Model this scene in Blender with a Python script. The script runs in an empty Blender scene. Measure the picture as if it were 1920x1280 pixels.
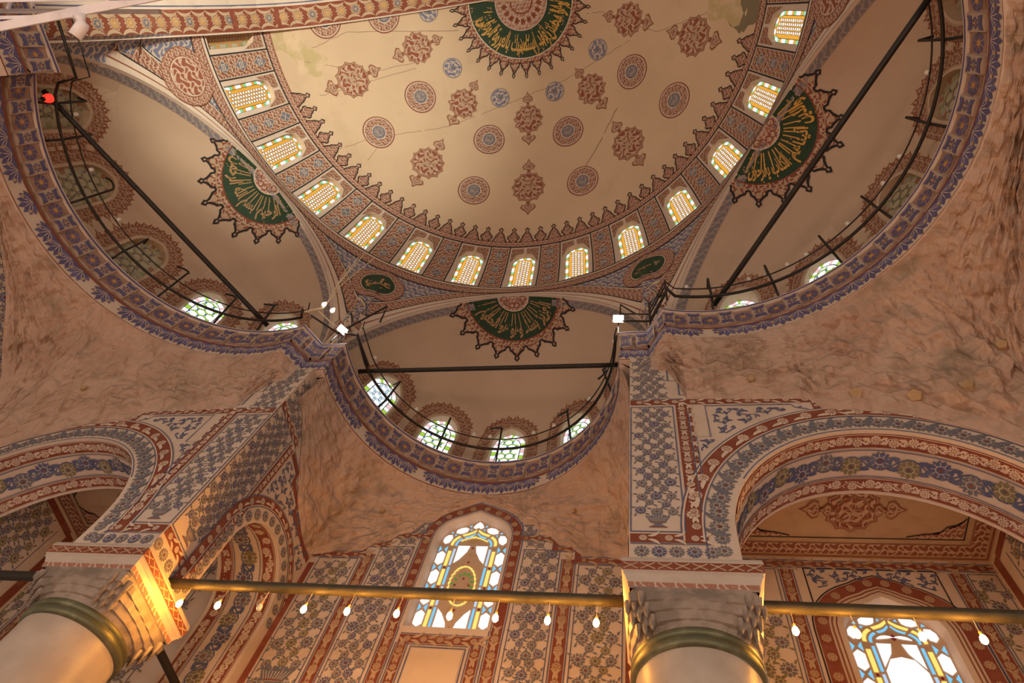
import bpy, math, random
import numpy as np
from mathutils import Vector, Matrix
from mathutils.bvhtree import BVHTree
PI = math.pi
sin, cos = math.sin, math.cos
random.seed(7)
scene = bpy.context.scene
COL = scene.collection

# ---------------------------------------------------------------- camera
cam_d = bpy.data.cameras.new('camera')
cam = bpy.data.objects.new('camera', cam_d)
COL.objects.link(cam)
MW = ((0.97940154, 0.12012484, 0.16230419), (0.0388648, -0.90091123, 0.43225975), (0.1981468, -0.41704794, -0.88702247))
m4 = Matrix(MW).transposed().to_4x4()
m4.translation = Vector((4.66746581, 1.40828231, 0.0))
cam.matrix_world = m4
cam_d.sensor_width = 36.0
cam_d.lens = 1225.35688 / 1920 * 36
cam_d.clip_start = 0.05
cam_d.clip_end = 200
scene.camera = cam

# ---------------------------------------------------------------- exposure, world, the room's lamps and added spots
vs = scene.view_settings
vs.view_transform = 'Standard'
vs.look = 'None'
vs.gamma = 1.0
vs.use_curve_mapping = False
vs.exposure = 0.0
world = bpy.data.worlds.new('hall_light')
scene.world = world
world.use_nodes = True
wb = world.node_tree.nodes['Background']
wb.inputs[0].default_value = (1.0, 0.83, 0.68, 1)
wb.inputs[1].default_value = 0.36

def lamp(name, loc, power, color, radius=0.5, spot=None):
    d = bpy.data.lights.new(name, 'SPOT' if spot else 'POINT')
    d.energy = power
    d.color = color
    d.shadow_soft_size = radius
    o = bpy.data.objects.new(name, d)
    COL.objects.link(o)
    o.location = loc
    if spot:
        tgt, ang, blend = spot
        d.spot_size = math.radians(ang)
        d.spot_blend = blend
        o.rotation_euler = (Vector(tgt) - Vector(loc)).to_track_quat('-Z', 'Y').to_euler()
    return o
# rings of hall chandeliers hanging low over the prayer floor, below and around the viewer
for lx, ly, lz, pw in ((-7, -6, 1.0, 1500), (3, -8, 1.0, 1500), (12, -5, 1.0, 1300), (-3, 1.0, -0.6, 330), (9.5, 2.0, -0.6, 260), (-11, 1, 0.0, 420)):
    lamp('chandelier_light', (lx, ly, lz), pw, (1.0, 0.77, 0.56), 1.2)
for lx, ly, lz, pw in ((0.5, 7.5, -0.4, 110), (9.5, 11.6, -0.4, 150), (-9.5, 11.6, -0.4, 90), (0.6, 11.9, -0.4, 210)):
    lamp('aisle_chandelier_light', (lx, ly, lz), pw, (1.0, 0.66, 0.36), 0.7)
# unseen spots added to brighten the crown and the left of the half dome
lamp('added_dome_spot', (-4.5, -7.0, 11.0), 15500, (1.0, 0.98, 0.78), 0.8, ((-9.0, 1.5, 27.5), 56, 1.0))
lamp('added_dome_spot', (6.0, -9.0, 9.0), 1500, (1.0, 0.86, 0.62), 0.8, ((2.0, 1.0, 30.0), 60, 0.9))

# ---------------------------------------------------------------- materials (all procedural)
MAT = {}
def nmat(name):
    m = bpy.data.materials.new(name)
    m.use_nodes = True
    nt = m.node_tree
    nt.nodes.clear()
    out = nt.nodes.new('ShaderNodeOutputMaterial')
    b = nt.nodes.new('ShaderNodeBsdfPrincipled')
    nt.links.new(b.outputs[0], out.inputs[0])
    MAT[name] = m
    return m, nt, b
def M_(nt, op, a, b=None, clamp=False):
    n = nt.nodes.new('ShaderNodeMath')
    n.operation = op
    n.use_clamp = clamp
    for i, x in enumerate((a, b)):
        if x is None: continue
        if isinstance(x, (int, float)): n.inputs[i].default_value = x
        else: nt.links.new(x, n.inputs[i])
    return n.outputs[0]
def mixc(nt, f, a, b):
    n = nt.nodes.new('ShaderNodeMix')
    n.data_type = 'RGBA'
    for s, x in ((0, f), (6, a), (7, b)):
        if isinstance(x, (int, float)): n.inputs[s].default_value = x
        elif isinstance(x, tuple): n.inputs[s].default_value = (*x, 1)
        else: nt.links.new(x, n.inputs[s])
    return n.outputs[2]
def noise(nt, scale, detail=4, vec=None, rough=0.6):
    n = nt.nodes.new('ShaderNodeTexNoise')
    n.inputs['Scale'].default_value = scale
    n.inputs['Detail'].default_value = detail
    n.inputs['Roughness'].default_value = rough
    if vec is None:
        tc = nt.nodes.new('ShaderNodeTexCoord')
        vec = tc.outputs['Object']
    nt.links.new(vec, n.inputs['Vector'])
    return n.outputs[0]
def sstep(nt, x, a, b):
    n = nt.nodes.new('ShaderNodeMapRange')
    n.interpolation_type = 'SMOOTHSTEP'
    nt.links.new(x, n.inputs[0])
    n.inputs[1].default_value = a
    n.inputs[2].default_value = b
    return n.outputs[0]
def paint(name, c, c2=None, s=1.2, lo=0.45, hi=0.7, rough=0.85, bump=0.0, metal=0.0, c3=None, s3=0.5):
    m, nt, b = nmat(name)
    c2 = c2 or tuple(x * 0.8 for x in c)
    f = sstep(nt, noise(nt, s, 5), lo, hi)
    col = mixc(nt, f, c, c2)
    if c3:
        g = sstep(nt, noise(nt, s3, 6, rough=0.7), 0.5, 0.72)
        col = mixc(nt, g, col, c3)
    nt.links.new(col, b.inputs['Base Color'])
    b.inputs['Roughness'].default_value = rough
    b.inputs['Metallic'].default_value = metal
    if bump:
        bn = nt.nodes.new('ShaderNodeBump')
        bn.inputs['Strength'].default_value = bump
        bn.inputs['Distance'].default_value = 0.05
        nt.links.new(noise(nt, s * 4, 6), bn.inputs['Height'])
        nt.links.new(bn.outputs[0], b.inputs['Normal'])
    return m
def arab(name, bg, fg, k=14.0, th=0.12, line=None, rough=0.85):
    """interlaced scroll ornament painted in two colours, drawn in the surface's own metres (UV)"""
    m, nt, b = nmat(name)
    uv = nt.nodes.new('ShaderNodeUVMap')
    sp = nt.nodes.new('ShaderNodeSeparateXYZ')
    nt.links.new(uv.outputs[0], sp.inputs[0])
    u = M_(nt, 'MULTIPLY', sp.outputs[0], k)
    v = M_(nt, 'MULTIPLY', sp.outputs[1], k)
    su = M_(nt, 'SINE', M_(nt, 'ADD', u, M_(nt, 'MULTIPLY', M_(nt, 'SINE', v), 1.7)))
    sv = M_(nt, 'SINE', M_(nt, 'ADD', v, M_(nt, 'MULTIPLY', M_(nt, 'COSINE', u), 1.9)))
    f = M_(nt, 'MULTIPLY', su, sv)
    g = M_(nt, 'SINE', M_(nt, 'MULTIPLY', M_(nt, 'ADD', su, sv), 2.6))
    h = M_(nt, 'ADD', f, M_(nt, 'MULTIPLY', g, 0.55))
    h = M_(nt, 'ADD', h, M_(nt, 'MULTIPLY', M_(nt, 'SUBTRACT', noise(nt, 9.0, 2, uv.outputs[0]), 0.5), 0.5))
    fac = sstep(nt, h, th - 0.07, th + 0.07)
    col = mixc(nt, fac, bg, fg)
    w = sstep(nt, noise(nt, 1.6, 5), 0.55, 0.8)
    col = mixc(nt, M_(nt, 'MULTIPLY', w, 0.35), col, tuple(0.5 * (x + y) for x, y in zip(bg, fg)))
    nt.links.new(col, b.inputs['Base Color'])
    b.inputs['Roughness'].default_value = rough
    return m
def emit(name, c, s, base=(0, 0, 0)):
    m, nt, b = nmat(name)
    b.inputs['Base Color'].default_value = (*base, 1)
    b.inputs['Emission Color'].default_value = (*c, 1)
    b.inputs['Emission Strength'].default_value = s
    b.inputs['Roughness'].default_value = 0.3
    return m
CREAM = (0.60, 0.445, 0.30)
PINK = (0.56, 0.385, 0.29)
WHT = (0.62, 0.50, 0.41)
RED = (0.215, 0.052, 0.027)
BRN = (0.24, 0.085, 0.045)
BLU = (0.085, 0.10, 0.20)
VIO = (0.10, 0.088, 0.20)
paint('plaster', CREAM, (0.56, 0.41, 0.275), 0.35, 0.4, 0.7, c3=(0.50, 0.36, 0.235), s3=0.22)
paint('plaster_exedra', (0.54, 0.40, 0.29), (0.50, 0.365, 0.26), 0.4, 0.4, 0.7, c3=(0.47, 0.34, 0.25), s3=0.3)
paint('patch_grey', (0.20, 0.165, 0.10), rough=0.9)
paint('patch_yellow', (0.47, 0.37, 0.19), CREAM, 1.5, 0.4, 0.62)
paint('muqarnas', (0.53, 0.375, 0.285), (0.46, 0.31, 0.23), 0.9, 0.4, 0.65, bump=0.10, c3=(0.27, 0.205, 0.145), s3=0.6)
def facets(name, scale, dist, k=.30):
    m = MAT[name]; nt = m.node_tree
    b = [n for n in nt.nodes if n.type == 'BSDF_PRINCIPLED'][0]
    tc = nt.nodes.new('ShaderNodeTexCoord')
    hs = None
    for sc, w in ((scale, 1.0), (scale * 2.3, .45)):
        v = nt.nodes.new('ShaderNodeTexVoronoi')
        v.distance = 'MANHATTAN'
        v.inputs['Scale'].default_value = sc
        v.inputs['Randomness'].default_value = .75
        nt.links.new(tc.outputs['Object'], v.inputs['Vector'])
        h = M_(nt, 'MULTIPLY', v.outputs['Distance'], w)
        hs = h if hs is None else M_(nt, 'ADD', hs, h)
    bn = nt.nodes.new('ShaderNodeBump')
    bn.inputs['Strength'].default_value = k
    bn.inputs['Distance'].default_value = dist
    nt.links.new(hs, bn.inputs['Height'])
    old = b.inputs['Normal'].links[0].from_node if b.inputs['Normal'].links else None
    if old: nt.links.new(old.outputs[0], bn.inputs['Normal'])
    nt.links.new(bn.outputs[0], b.inputs['Normal'])
facets('muqarnas', 1.5, .26, .55)
paint('muqarnas_ochre', (0.50, 0.33, 0.17), rough=0.9)
paint('muqarnas_pale', (0.50, 0.37, 0.28), (0.40, 0.28, 0.20), 1.4, bump=0.3)
paint('cream_paint', WHT, (0.56, 0.44, 0.35), 1.2)
paint('pale_line', (0.66, 0.53, 0.42))
paint('red_paint', RED, (0.28, 0.095, 0.055), 2.0)
paint('brown_line', BRN, (0.30, 0.13, 0.075), 2.0)
paint('blue_paint', BLU, (0.15, 0.16, 0.24), 2.5)
paint('blue_grey', (0.145, 0.145, 0.18), (0.21, 0.19, 0.19), 3.0)
paint('violet_blue', VIO, (0.15, 0.14, 0.30), 3.0)
paint('olive_paint', (0.20, 0.17, 0.085), (0.24, 0.20, 0.12), 3.0)
paint('black_line', (0.018, 0.014, 0.016))
paint('green_ground', (0.010, 0.040, 0.014), (0.016, 0.055, 0.02), 3.0, rough=0.7)
paint('gold_paint', (0.62, 0.34, 0.055), (0.52, 0.28, 0.06), 3.0, rough=0.55)
paint('gold_dull', (0.40, 0.235, 0.10), (0.33, 0.20, 0.09), 3.0, rough=0.6)
paint('ochre_paint', (0.50, 0.27, 0.09), (0.42, 0.22, 0.08), 3.0)
paint('tan_paint', (0.47, 0.33, 0.215), (0.40, 0.27, 0.17), 2.0)
paint('brown_block', (0.33, 0.20, 0.145), (0.26, 0.14, 0.095), 2.5)
paint('bracket_paint', (0.47, 0.35, 0.28), (0.36, 0.24, 0.18), 2.5)
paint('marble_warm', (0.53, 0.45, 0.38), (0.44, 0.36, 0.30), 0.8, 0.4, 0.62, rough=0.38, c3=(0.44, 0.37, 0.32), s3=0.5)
paint('marble_dark', (0.34, 0.27, 0.22), (0.21, 0.165, 0.135), 1.6, 0.42, 0.6, rough=0.5, bump=0.15, c3=(0.22, 0.18, 0.14), s3=0.8)  # darker brown marble of the capitals, with weathered blotches
paint('marble_panel', (0.66, 0.52, 0.38), (0.58, 0.45, 0.33), 0.7, rough=0.45)
paint('bronze_green', (0.13, 0.13, 0.075), (0.20, 0.19, 0.11), 4.0, rough=0.45, metal=0.5, bump=0.1)
paint('iron', (0.018, 0.015, 0.012), (0.03, 0.025, 0.018), 5.0, rough=0.5, metal=0.3)
paint('beam_wood', (0.05, 0.042, 0.022), (0.028, 0.025, 0.012), 3.0, rough=0.55)
paint('beam_dark', (0.02, 0.016, 0.012), rough=0.6)
paint('white_metal', (0.84, 0.84, 0.90), rough=0.4)
paint('grey_metal', (0.45, 0.43, 0.44), rough=0.5)
paint('lens_dark', (0.02, 0.02, 0.02), rough=0.15)
paint('carpet', (0.22, 0.05, 0.035), (0.12, 0.05, 0.06), 3.0)
paint('lead', (0.10, 0.06, 0.035), rough=0.6)
paint('gypsum', (0.55, 0.40, 0.27), (0.48, 0.34, 0.22), 3.0)
paint('clear_bulb', (0.75, 0.70, 0.62), rough=0.1)
paint('cable_cream', (0.70, 0.60, 0.42), rough=0.5)
paint('dark_line', (0.20, 0.13, 0.09))
paint('soot', (0.16, 0.12, 0.10))
arab('arab_red', (0.50, 0.36, 0.265), (0.24, 0.080, 0.045), 20, 0.05)
arab('arab_red_fine', (0.49, 0.345, 0.26), (0.25, 0.095, 0.06), 26, 0.05)
arab('arab_red_big', (0.50, 0.35, 0.26), (0.25, 0.075, 0.042), 13, 0.0)
arab('arab_blue', (0.50, 0.40, 0.33), (0.15, 0.16, 0.25), 15, 0.0)
arab('arab_grey', (0.33, 0.27, 0.24), (0.20, 0.175, 0.19), 16, 0.0)
arab('arab_brown', (0.42, 0.28, 0.20), (0.25, 0.105, 0.06), 22, -0.05)
arab('arab_rosette', (0.55, 0.42, 0.34), (0.36, 0.16, 0.11), 20, 0.1)
arab('arab_gold', (0.012, 0.040, 0.015), (0.30, 0.20, 0.05), 11, 0.55)
WS = 1.0
emit('glass_white', (0.90, 0.96, 1.0), 1.25)
emit('glass_green', (0.30, 0.85, 0.42), 0.85)
emit('glass_lime', (0.42, 0.72, 0.06), 0.9)
emit('glass_amber', (1.0, 0.47, 0.05), .85)
emit('glass_yellow', (1.0, 0.72, 0.16), 1.15)
emit('glass_pink', (1.0, 0.62, 0.62), 0.95)
emit('glass_lilac', (0.95, 0.80, 0.85), 1.1)
emit('glass_blue', (0.02, 0.05, 0.75), 0.8)
emit('glass_teal', (0.05, 0.36, 0.50), 0.7)
emit('glass_sky', (0.55, 0.75, 1.0), .9)
emit('glass_azure', (0.22, 0.62, 0.95), 1.0)
emit('glass_ruby', (0.30, 0.02, 0.02), 0.5)
emit('glass_leaf', (0.08, 0.50, 0.06), 0.5)
paint('glass_dull', (0.44, 0.40, 0.29), rough=0.3)
paint('glass_dull_green', (0.30, 0.31, 0.16), rough=0.3)
paint('glass_dull_blue', (0.10, 0.12, 0.22), rough=0.3)
paint('glass_dull_orange', (0.50, 0.26, 0.09), rough=0.3)
paint('glass_dull_red', (0.36, 0.17, 0.10), rough=0.3)
emit('bulb_glow', (1.0, 0.40, 0.05), 430.0)
emit('flood_glow', (1.0, 0.95, 0.85), 60.0)
emit('red_glow', (1.0, 0.04, 0.02), 1.2, (0.5, 0.02, 0.02))
emit('spot_glow', (1.0, 0.86, 0.62), 3.0, (0.8, 0.7, 0.5))

# ---------------------------------------------------------------- mesh helpers
def tag(o, label=None, cat=None, group=None, kind=None, category=None):
    cat = cat or category
    for k, v in (('label', label), ('category', cat), ('group', group), ('kind', kind)):
        if v: o[k] = v
    return o
def empty(name, loc=(0, 0, 0), parent=None):
    o = bpy.data.objects.new(name, None)
    COL.objects.link(o)
    o.location = loc
    o.empty_display_size = 0.2
    if parent: o.parent = parent
    return o
class MB:
    def __init__(s, origin=(0, 0, 0)):
        s.v, s.f, s.m, s.uv, s.mats = [], [], [], [], []
        s.o = Vector(origin)
    def mi(s, name):
        if name not in s.mats: s.mats.append(name)
        return s.mats.index(name)
    def face(s, pts, mat, uvs=None):
        n = len(s.v)
        s.v.extend([(p[0], p[1], p[2]) for p in pts])
        s.f.append(tuple(range(n, n + len(pts))))
        s.m.append(s.mi(mat))
        s.uv.append(uvs if uvs else [(0.0, 0.0)] * len(pts))
    def faces(s, pts, fl, mat, uvs=None):
        n = len(s.v)
        s.v.extend([(p[0], p[1], p[2]) for p in pts])
        k = s.mi(mat)
        for f in fl:
            s.f.append(tuple(n + i for i in f))
            s.m.append(k)
            s.uv.append([uvs[i] for i in f] if uvs else [(0.0, 0.0)] * len(f))
    def grid(s, fn, us, vs_, mat, uv=True):
        P = [fn(u, v) for v in vs_ for u in us]
        U = [(u, v) for v in vs_ for u in us] if uv is True else ([uv(u, v) for v in vs_ for u in us] if uv else None)
        nu = len(us)
        fl = [(j * nu + i, j * nu + i + 1, (j + 1) * nu + i + 1, (j + 1) * nu + i) for j in range(len(vs_) - 1) for i in range(nu - 1)]
        s.faces(P, fl, mat, U)
    def box(s, c, sz, mat, rot=None):
        hx, hy, hz = sz[0] / 2, sz[1] / 2, sz[2] / 2
        P = [Vector((x, y, z)) for z in (-hz, hz) for y in (-hy, hy) for x in (-hx, hx)]
        if rot is not None: P = [rot @ p for p in P]
        P = [p + Vector(c) for p in P]
        s.faces(P, [(0, 2, 3, 1), (4, 5, 7, 6), (0, 1, 5, 4), (2, 6, 7, 3), (0, 4, 6, 2), (1, 3, 7, 5)], mat, [(p.x, p.z) for p in P])
    def tube(s, pts, r, mat, n=8, caps=True, rs=None):
        pts = [Vector(p) for p in pts]
        N = len(pts)
        T0 = (pts[1] - pts[0]).normalized()
        a = T0.orthogonal().normalized()
        P = []
        for i, p in enumerate(pts):
            T = (pts[min(i + 1, N - 1)] - pts[max(i - 1, 0)]).normalized()
            a = (a - T * a.dot(T)).normalized()
            b = T.cross(a)
            rr = rs[i] if rs else r
            P += [p + (a * cos(2 * PI * k / n) + b * sin(2 * PI * k / n)) * rr for k in range(n)]
        fl = [(i * n + k, i * n + (k + 1) % n, (i + 1) * n + (k + 1) % n, (i + 1) * n + k) for i in range(N - 1) for k in range(n)]
        if caps: fl += [tuple(range(n))[::-1], tuple((N - 1) * n + k for k in range(n))]
        s.faces(P, fl, mat)
    def lathe(s, c, prof, mat, n=48):
        P = [(c[0] + r * cos(2 * PI * k / n), c[1] + r * sin(2 * PI * k / n), c[2] + z) for r, z in prof for k in range(n)]
        fl = [(i * n + k, i * n + (k + 1) % n, (i + 1) * n + (k + 1) % n, (i + 1) * n + k) for i in range(len(prof) - 1) for k in range(n)]
        s.faces(P, fl, mat)
    def mesh(s, name, smooth=False):
        me = bpy.data.meshes.new(name)
        o = s.o
        me.from_pydata([(x - o.x, y - o.y, z - o.z) for x, y, z in s.v], [], s.f)
        for k in s.mats: me.materials.append(MAT[k])
        me.polygons.foreach_set('material_index', s.m)
        uvl = me.uv_layers.new(name='uv')
        uvl.data.foreach_set('uv', [c for f in s.uv for p in f for c in p])
        if smooth: me.polygons.foreach_set('use_smooth', [True] * len(s.f))
        me.validate()
        me.update()
        return me
    def build(s, name, parent=None, smooth=False, **kw):
        me = s.mesh(name, smooth)
        ob = bpy.data.objects.new(name, me)
        COL.objects.link(ob)
        ob.location = s.o if parent is None else s.o - Vector(parent.location)
        if parent is not None: ob.parent = parent
        return tag(ob, **kw)
    def bvh(s):
        return BVHTree.FromPolygons(s.v, s.f)
def lin(a, b, n): return [a + (b - a) * i / n for i in range(n + 1)]
def lerp(a, b, t): return a + (b - a) * t
def interp(x, T):
    if x <= T[0][0]: return T[0][1]
    for (a, p), (b, q) in zip(T, T[1:]):
        if x <= b: return p + (q - p) * (x - a) / max(b - a, 1e-9)
    return T[-1][1]

# ---------------------------------------------------------------- flat ornament: shapes in 2-D, laid on a surface as thin paint
LV = 0.006
class Art:
    """fn(u,v) -> point of the surface; nrm: side of the surface the paint lies on"""
    def __init__(s, mb, fn, flip=1.0, base=0.004):
        s.mb, s.fn, s.k, s.base = mb, fn, flip, base
        s.q = 0
    def P(s, u, v, lvl):
        p = Vector(s.fn(u, v))
        e = 0.02
        a = Vector(s.fn(u + e, v)) - p
        b = Vector(s.fn(u, v + e)) - p
        n = a.cross(b)
        if n.length < 1e-12: return p
        return p + n.normalized() * (s.k * (s.base + LV * lvl + .00013 * s.q))
    def poly(s, pts, mat, lvl=0):
        s.q = (s.q + 1) % 37
        cx = sum(p[0] for p in pts) / len(pts)
        cy = sum(p[1] for p in pts) / len(pts)
        if len(pts) <= 4:
            s.mb.face([s.P(x, y, lvl) for x, y in pts], mat, list(pts))
            return
        Q = [(cx, cy)] + list(pts)
        n = len(pts)
        s.mb.faces([s.P(x, y, lvl) for x, y in Q], [(0, i + 1, (i + 1) % n + 1) for i in range(n)], mat, Q)
    def strip(s, A, B, mat, lvl=0):
        s.q = (s.q + 1) % 37
        n = len(A)
        Q = list(A) + list(B)
        s.mb.faces([s.P(x, y, lvl) for x, y in Q], [(i, i + 1, n + i + 1, n + i) for i in range(n - 1)], mat, Q)
    def line(s, pts, w, mat, lvl=0, closed=False):
        n = len(pts)
        A, B = [], []
        for i in range(n):
            if closed: p, q = pts[i - 1], pts[(i + 1) % n]
            else: p, q = pts[max(i - 1, 0)], pts[min(i + 1, n - 1)]
            dx, dy = q[0] - p[0], q[1] - p[1]
            L = math.hypot(dx, dy) or 1
            nx, ny = -dy / L * w / 2, dx / L * w / 2
            A.append((pts[i][0] + nx, pts[i][1] + ny))
            B.append((pts[i][0] - nx, pts[i][1] - ny))
        if closed: A.append(A[0]); B.append(B[0])
        s.strip(A, B, mat, lvl)
    def rect(s, u0, v0, u1, v1, mat, lvl=0, st=0.35):
        s.q = (s.q + 1) % 37
        nu = max(1, int(abs(u1 - u0) / st)); nv = max(1, int(abs(v1 - v0) / st))
        us, vv = lin(u0, u1, nu), lin(v0, v1, nv)
        Q = [(u, v) for v in vv for u in us]
        s.mb.faces([s.P(u, v, lvl) for u, v in Q], [(j * (nu + 1) + i, j * (nu + 1) + i + 1, (j + 1) * (nu + 1) + i + 1, (j + 1) * (nu + 1) + i) for j in range(nv) for i in range(nu)], mat, Q)
    def frame(s, u0, v0, u1, v1, w, mat, lvl=0, st=0.35):
        s.rect(u0, v0, u1, v0 + w, mat, lvl, st); s.rect(u0, v1 - w, u1, v1, mat, lvl, st)
        s.rect(u0, v0 + w, u0 + w, v1 - w, mat, lvl, st); s.rect(u1 - w, v0 + w, u1, v1 - w, mat, lvl, st)
    def stamp(s, motif, x=0, y=0, rot=0, sc=1, sx=None, lvl=0, flip=False):
        c, d = cos(rot), sin(rot)
        sy = sc
        sx = sc if sx is None else sx
        if flip: sx = -sx
        def T(p):
            a, b = p[0] * sx, p[1] * sy
            return (x + a * c - b * d, y + a * d + b * c)
        for kind, data, mat, l in motif:
            if kind == 'p': s.poly([T(p) for p in data], mat, l + lvl)
            else: s.strip([T(p) for p in data[0]], [T(p) for p in data[1]], mat, l + lvl)
# motif builders: lists of ('p', points, mat, level) / ('s', (A, B), mat, level)
def circ(cx, cy, r, n=20, a0=0, ry=None):
    ry = r if ry is None else ry
    return [(cx + r * cos(a0 + 2 * PI * i / n), cy + ry * sin(a0 + 2 * PI * i / n)) for i in range(n)]
def starp(cx, cy, r0, r1, n, a0=0, ry=1.0):
    return [(cx + (r1 if i % 2 == 0 else r0) * cos(a0 + PI * i / n), cy + ry * (r1 if i % 2 == 0 else r0) * sin(a0 + PI * i / n)) for i in range(2 * n)]
def ringm(cx, cy, r0, r1, mat, lvl, n=28):
    A = circ(cx, cy, r0, n); B = circ(cx, cy, r1, n)
    return ('s', (A + A[:1], B + B[:1]), mat, lvl)
def linem(pts, w, mat, lvl, closed=False):
    n = len(pts); A, B = [], []
    for i in range(n):
        if closed: p, q = pts[i - 1], pts[(i + 1) % n]
        else: p, q = pts[max(i - 1, 0)], pts[min(i + 1, n - 1)]
        dx, dy = q[0] - p[0], q[1] - p[1]
        L = math.hypot(dx, dy) or 1
        ww = w[i] if isinstance(w, list) else w
        nx, ny = -dy / L * ww / 2, dx / L * ww / 2
        A.append((pts[i][0] + nx, pts[i][1] + ny)); B.append((pts[i][0] - nx, pts[i][1] - ny))
    if closed: A.append(A[0]); B.append(B[0])
    return ('s', (A, B), mat, lvl)
def leafm(x, y, ang, L, w, mat, lvl, bend=0.0, n=6):
    A, B = [], []
    for i in range(n + 1):
        t = i / n
        a = ang + bend * t
        px = x + L * t * cos(ang + bend * t * 0.5); py = y + L * t * sin(ang + bend * t * 0.5)
        h = w * sin(PI * min(1, t * 0.93 + 0.05)) ** 0.8 / 2
        A.append((px - sin(a) * h, py + cos(a) * h)); B.append((px + sin(a) * h, py - cos(a) * h))
    return ('s', (A, B), mat, lvl)
def flower(c1, c0, c2, n=9, c3=None):
    """serrated blossom seen half from the side: toothed outer leaf ring, pale petal arcs, heart"""
    m = [('p', starp(0, 0, 0.74, 1.0, n + 4, PI / 2), c1, 0)]
    for k in range(n):
        a = 2 * PI * (k + 0.5) / n
        m.append(leafm(0.42 * cos(a), 0.42 * sin(a), a, 0.40, 0.075, c0, 1, 0, 3))
    m.append(ringm(0, 0, 0.36, 0.43, c0, 1, 14))
    m.append(('p', starp(0, -0.02, 0.11, 0.20, 5, PI / 2), c2, 2))
    if c3: m.append(leafm(-0.2, -0.06, 0.5, 0.42, 0.10, c3, 3, -1.0, 4))
    return m
def palmette(c1, c0, n=7):
    m = []
    for k in range(n):
        a = PI / 2 + (k - (n - 1) / 2) * 0.40
        L = 1.0 - 0.07 * abs(k - (n - 1) / 2) ** 1.3
        m.append(leafm(0, 0, a, L, 0.30, c1, 0, 0, 5))
    for k in range(n - 1):
        a = PI / 2 + (k - (n - 2) / 2) * 0.40
        m.append(leafm(0, 0.05, a, 0.72, 0.045, c0, 1, 0, 2))
    return m
def trefoil(c):
    return [('p', [(-.12, 0), (-.12, .12), (-.42, .18), (-.5, .45), (-.28, .62), (-.14, .72), (0, 1.05), (.14, .72), (.28, .62), (.5, .45), (.42, .18), (.12, .12), (.12, 0)], c, 0)]
def sprig(c, mirror=1):
    m = [linem([(0, 0), (0.12 * mirror, 0.35), (0.05 * mirror, 0.7), (-0.08 * mirror, 1.0)], 0.07, c, 0)]
    for t, a in ((0.25, 0.5), (0.4, 2.6), (0.6, 0.6), (0.8, 2.5)):
        m.append(leafm(0.08 * mirror, t, a if mirror > 0 else PI - a, 0.32, 0.14, c, 0, 0.4 * mirror, 4))
    return m
F_BLUE = flower('blue_paint', 'cream_paint', 'red_paint')
F_GREY = flower('blue_grey', 'cream_paint', 'red_paint', 8)
F_OLIVE = flower('olive_paint', 'cream_paint', 'blue_paint', 8, 'red_paint')
F_CREAM = flower('pale_line', 'red_paint', 'ochre_paint', 7)
F_TAN = flower('tan_paint', 'red_paint', 'ochre_paint', 7)
PALM = palmette('violet_blue', 'cream_paint')
TRE_R = trefoil('brown_line'); TRE_C = trefoil('tan_paint'); TRE_K = trefoil('black_line')
def rosette(c, centre, n=8):
    m = []
    for k in range(n):
        a = 2 * PI * k / n
        m.append(('p', [(0.36 * cos(a - .12), 0.36 * sin(a - .12)), (0.95 * cos(a - .33), 0.95 * sin(a - .33)), (1.0 * cos(a), 1.0 * sin(a)), (0.95 * cos(a + .33), 0.95 * sin(a + .33)), (0.36 * cos(a + .12), 0.36 * sin(a + .12))], c, 0))
    m.append(('p', circ(0, 0, 0.28, 10), centre, 0))
    return m
ROS = rosette('violet_blue', 'ochre_paint')
def vase(c, c2, c0):
    m = [('p', [(-.5, .62), (.5, .62), (.36, .30), (.1, .2), (-.1, .2), (-.36, .30)], c, 0)]
    for k in range(-4, 5):
        m.append(('p', [(k * .105 - .012, .6), (k * .105 + .012, .6), (k * .06 + .01, .26), (k * .06 - .01, .26)], c0, 1))
    m += [('p', [(-.1, .2), (.1, .2), (.38, 0), (-.38, 0)], c, 0), ('p', [(-.42, 0), (.42, 0), (.42, -.05), (-.42, -.05)], c2, 0), ('p', [(-.3, .30), (.3, .30), (.26, .34), (-.26, .34)], c2, 1)]
    for k in range(-4, 5): m.append(leafm(k * .115, .6, PI / 2 - k * .12, .2, .1, c, 0, 0, 3))
    return m
VASE = vase('blue_grey', 'red_paint', 'cream_paint')
# fills
def scroll(art, u0, u1, v0, v1, fl, leaf, stem, period=None, lvl=1, fs=0.30):
    """running vine of blossoms and long leaves along u between v0 and v1"""
    H = v1 - v0
    per = period or H * 1.9
    n = max(1, round((u1 - u0) / per))
    per = (u1 - u0) / n
    mid = (v0 + v1) / 2
    pts = [(u0 + per * i / 10, mid + H * 0.26 * sin(2 * PI * i / 10)) for i in range(n * 10 + 1)]
    art.line(pts, H * 0.055, stem, lvl)
    for i in range(n):
        for h in (0, 1):
            cx = u0 + per * (i + 0.25 + 0.5 * h)
            sg = 1 if h == 0 else -1
            art.stamp(fl[(2 * i + h) % len(fl)], cx, mid - sg * H * 0.12, 0 if sg > 0 else PI, H * fs, lvl=lvl + 1)
            for x_, y_, da, L, b, w in ((.14, .22, 0.1, .62, -1.5, .17), (-.16, .24, 2.9, .50, 1.4, .15), (.20, -.30, .5, .40, 1.0, .13), (-.22, -.28, 2.6, .36, -1.0, .12), (.30, .02, 1.2, .26, .8, .10), (-.31, .0, 1.9, .24, -.8, .10)):
                a = da * sg
                art.stamp([leafm(0, 0, a, L * H, H * w, leaf, 0, b * sg, 6)], cx + per * x_, mid + sg * H * y_, 0, 1, lvl=lvl)
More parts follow.
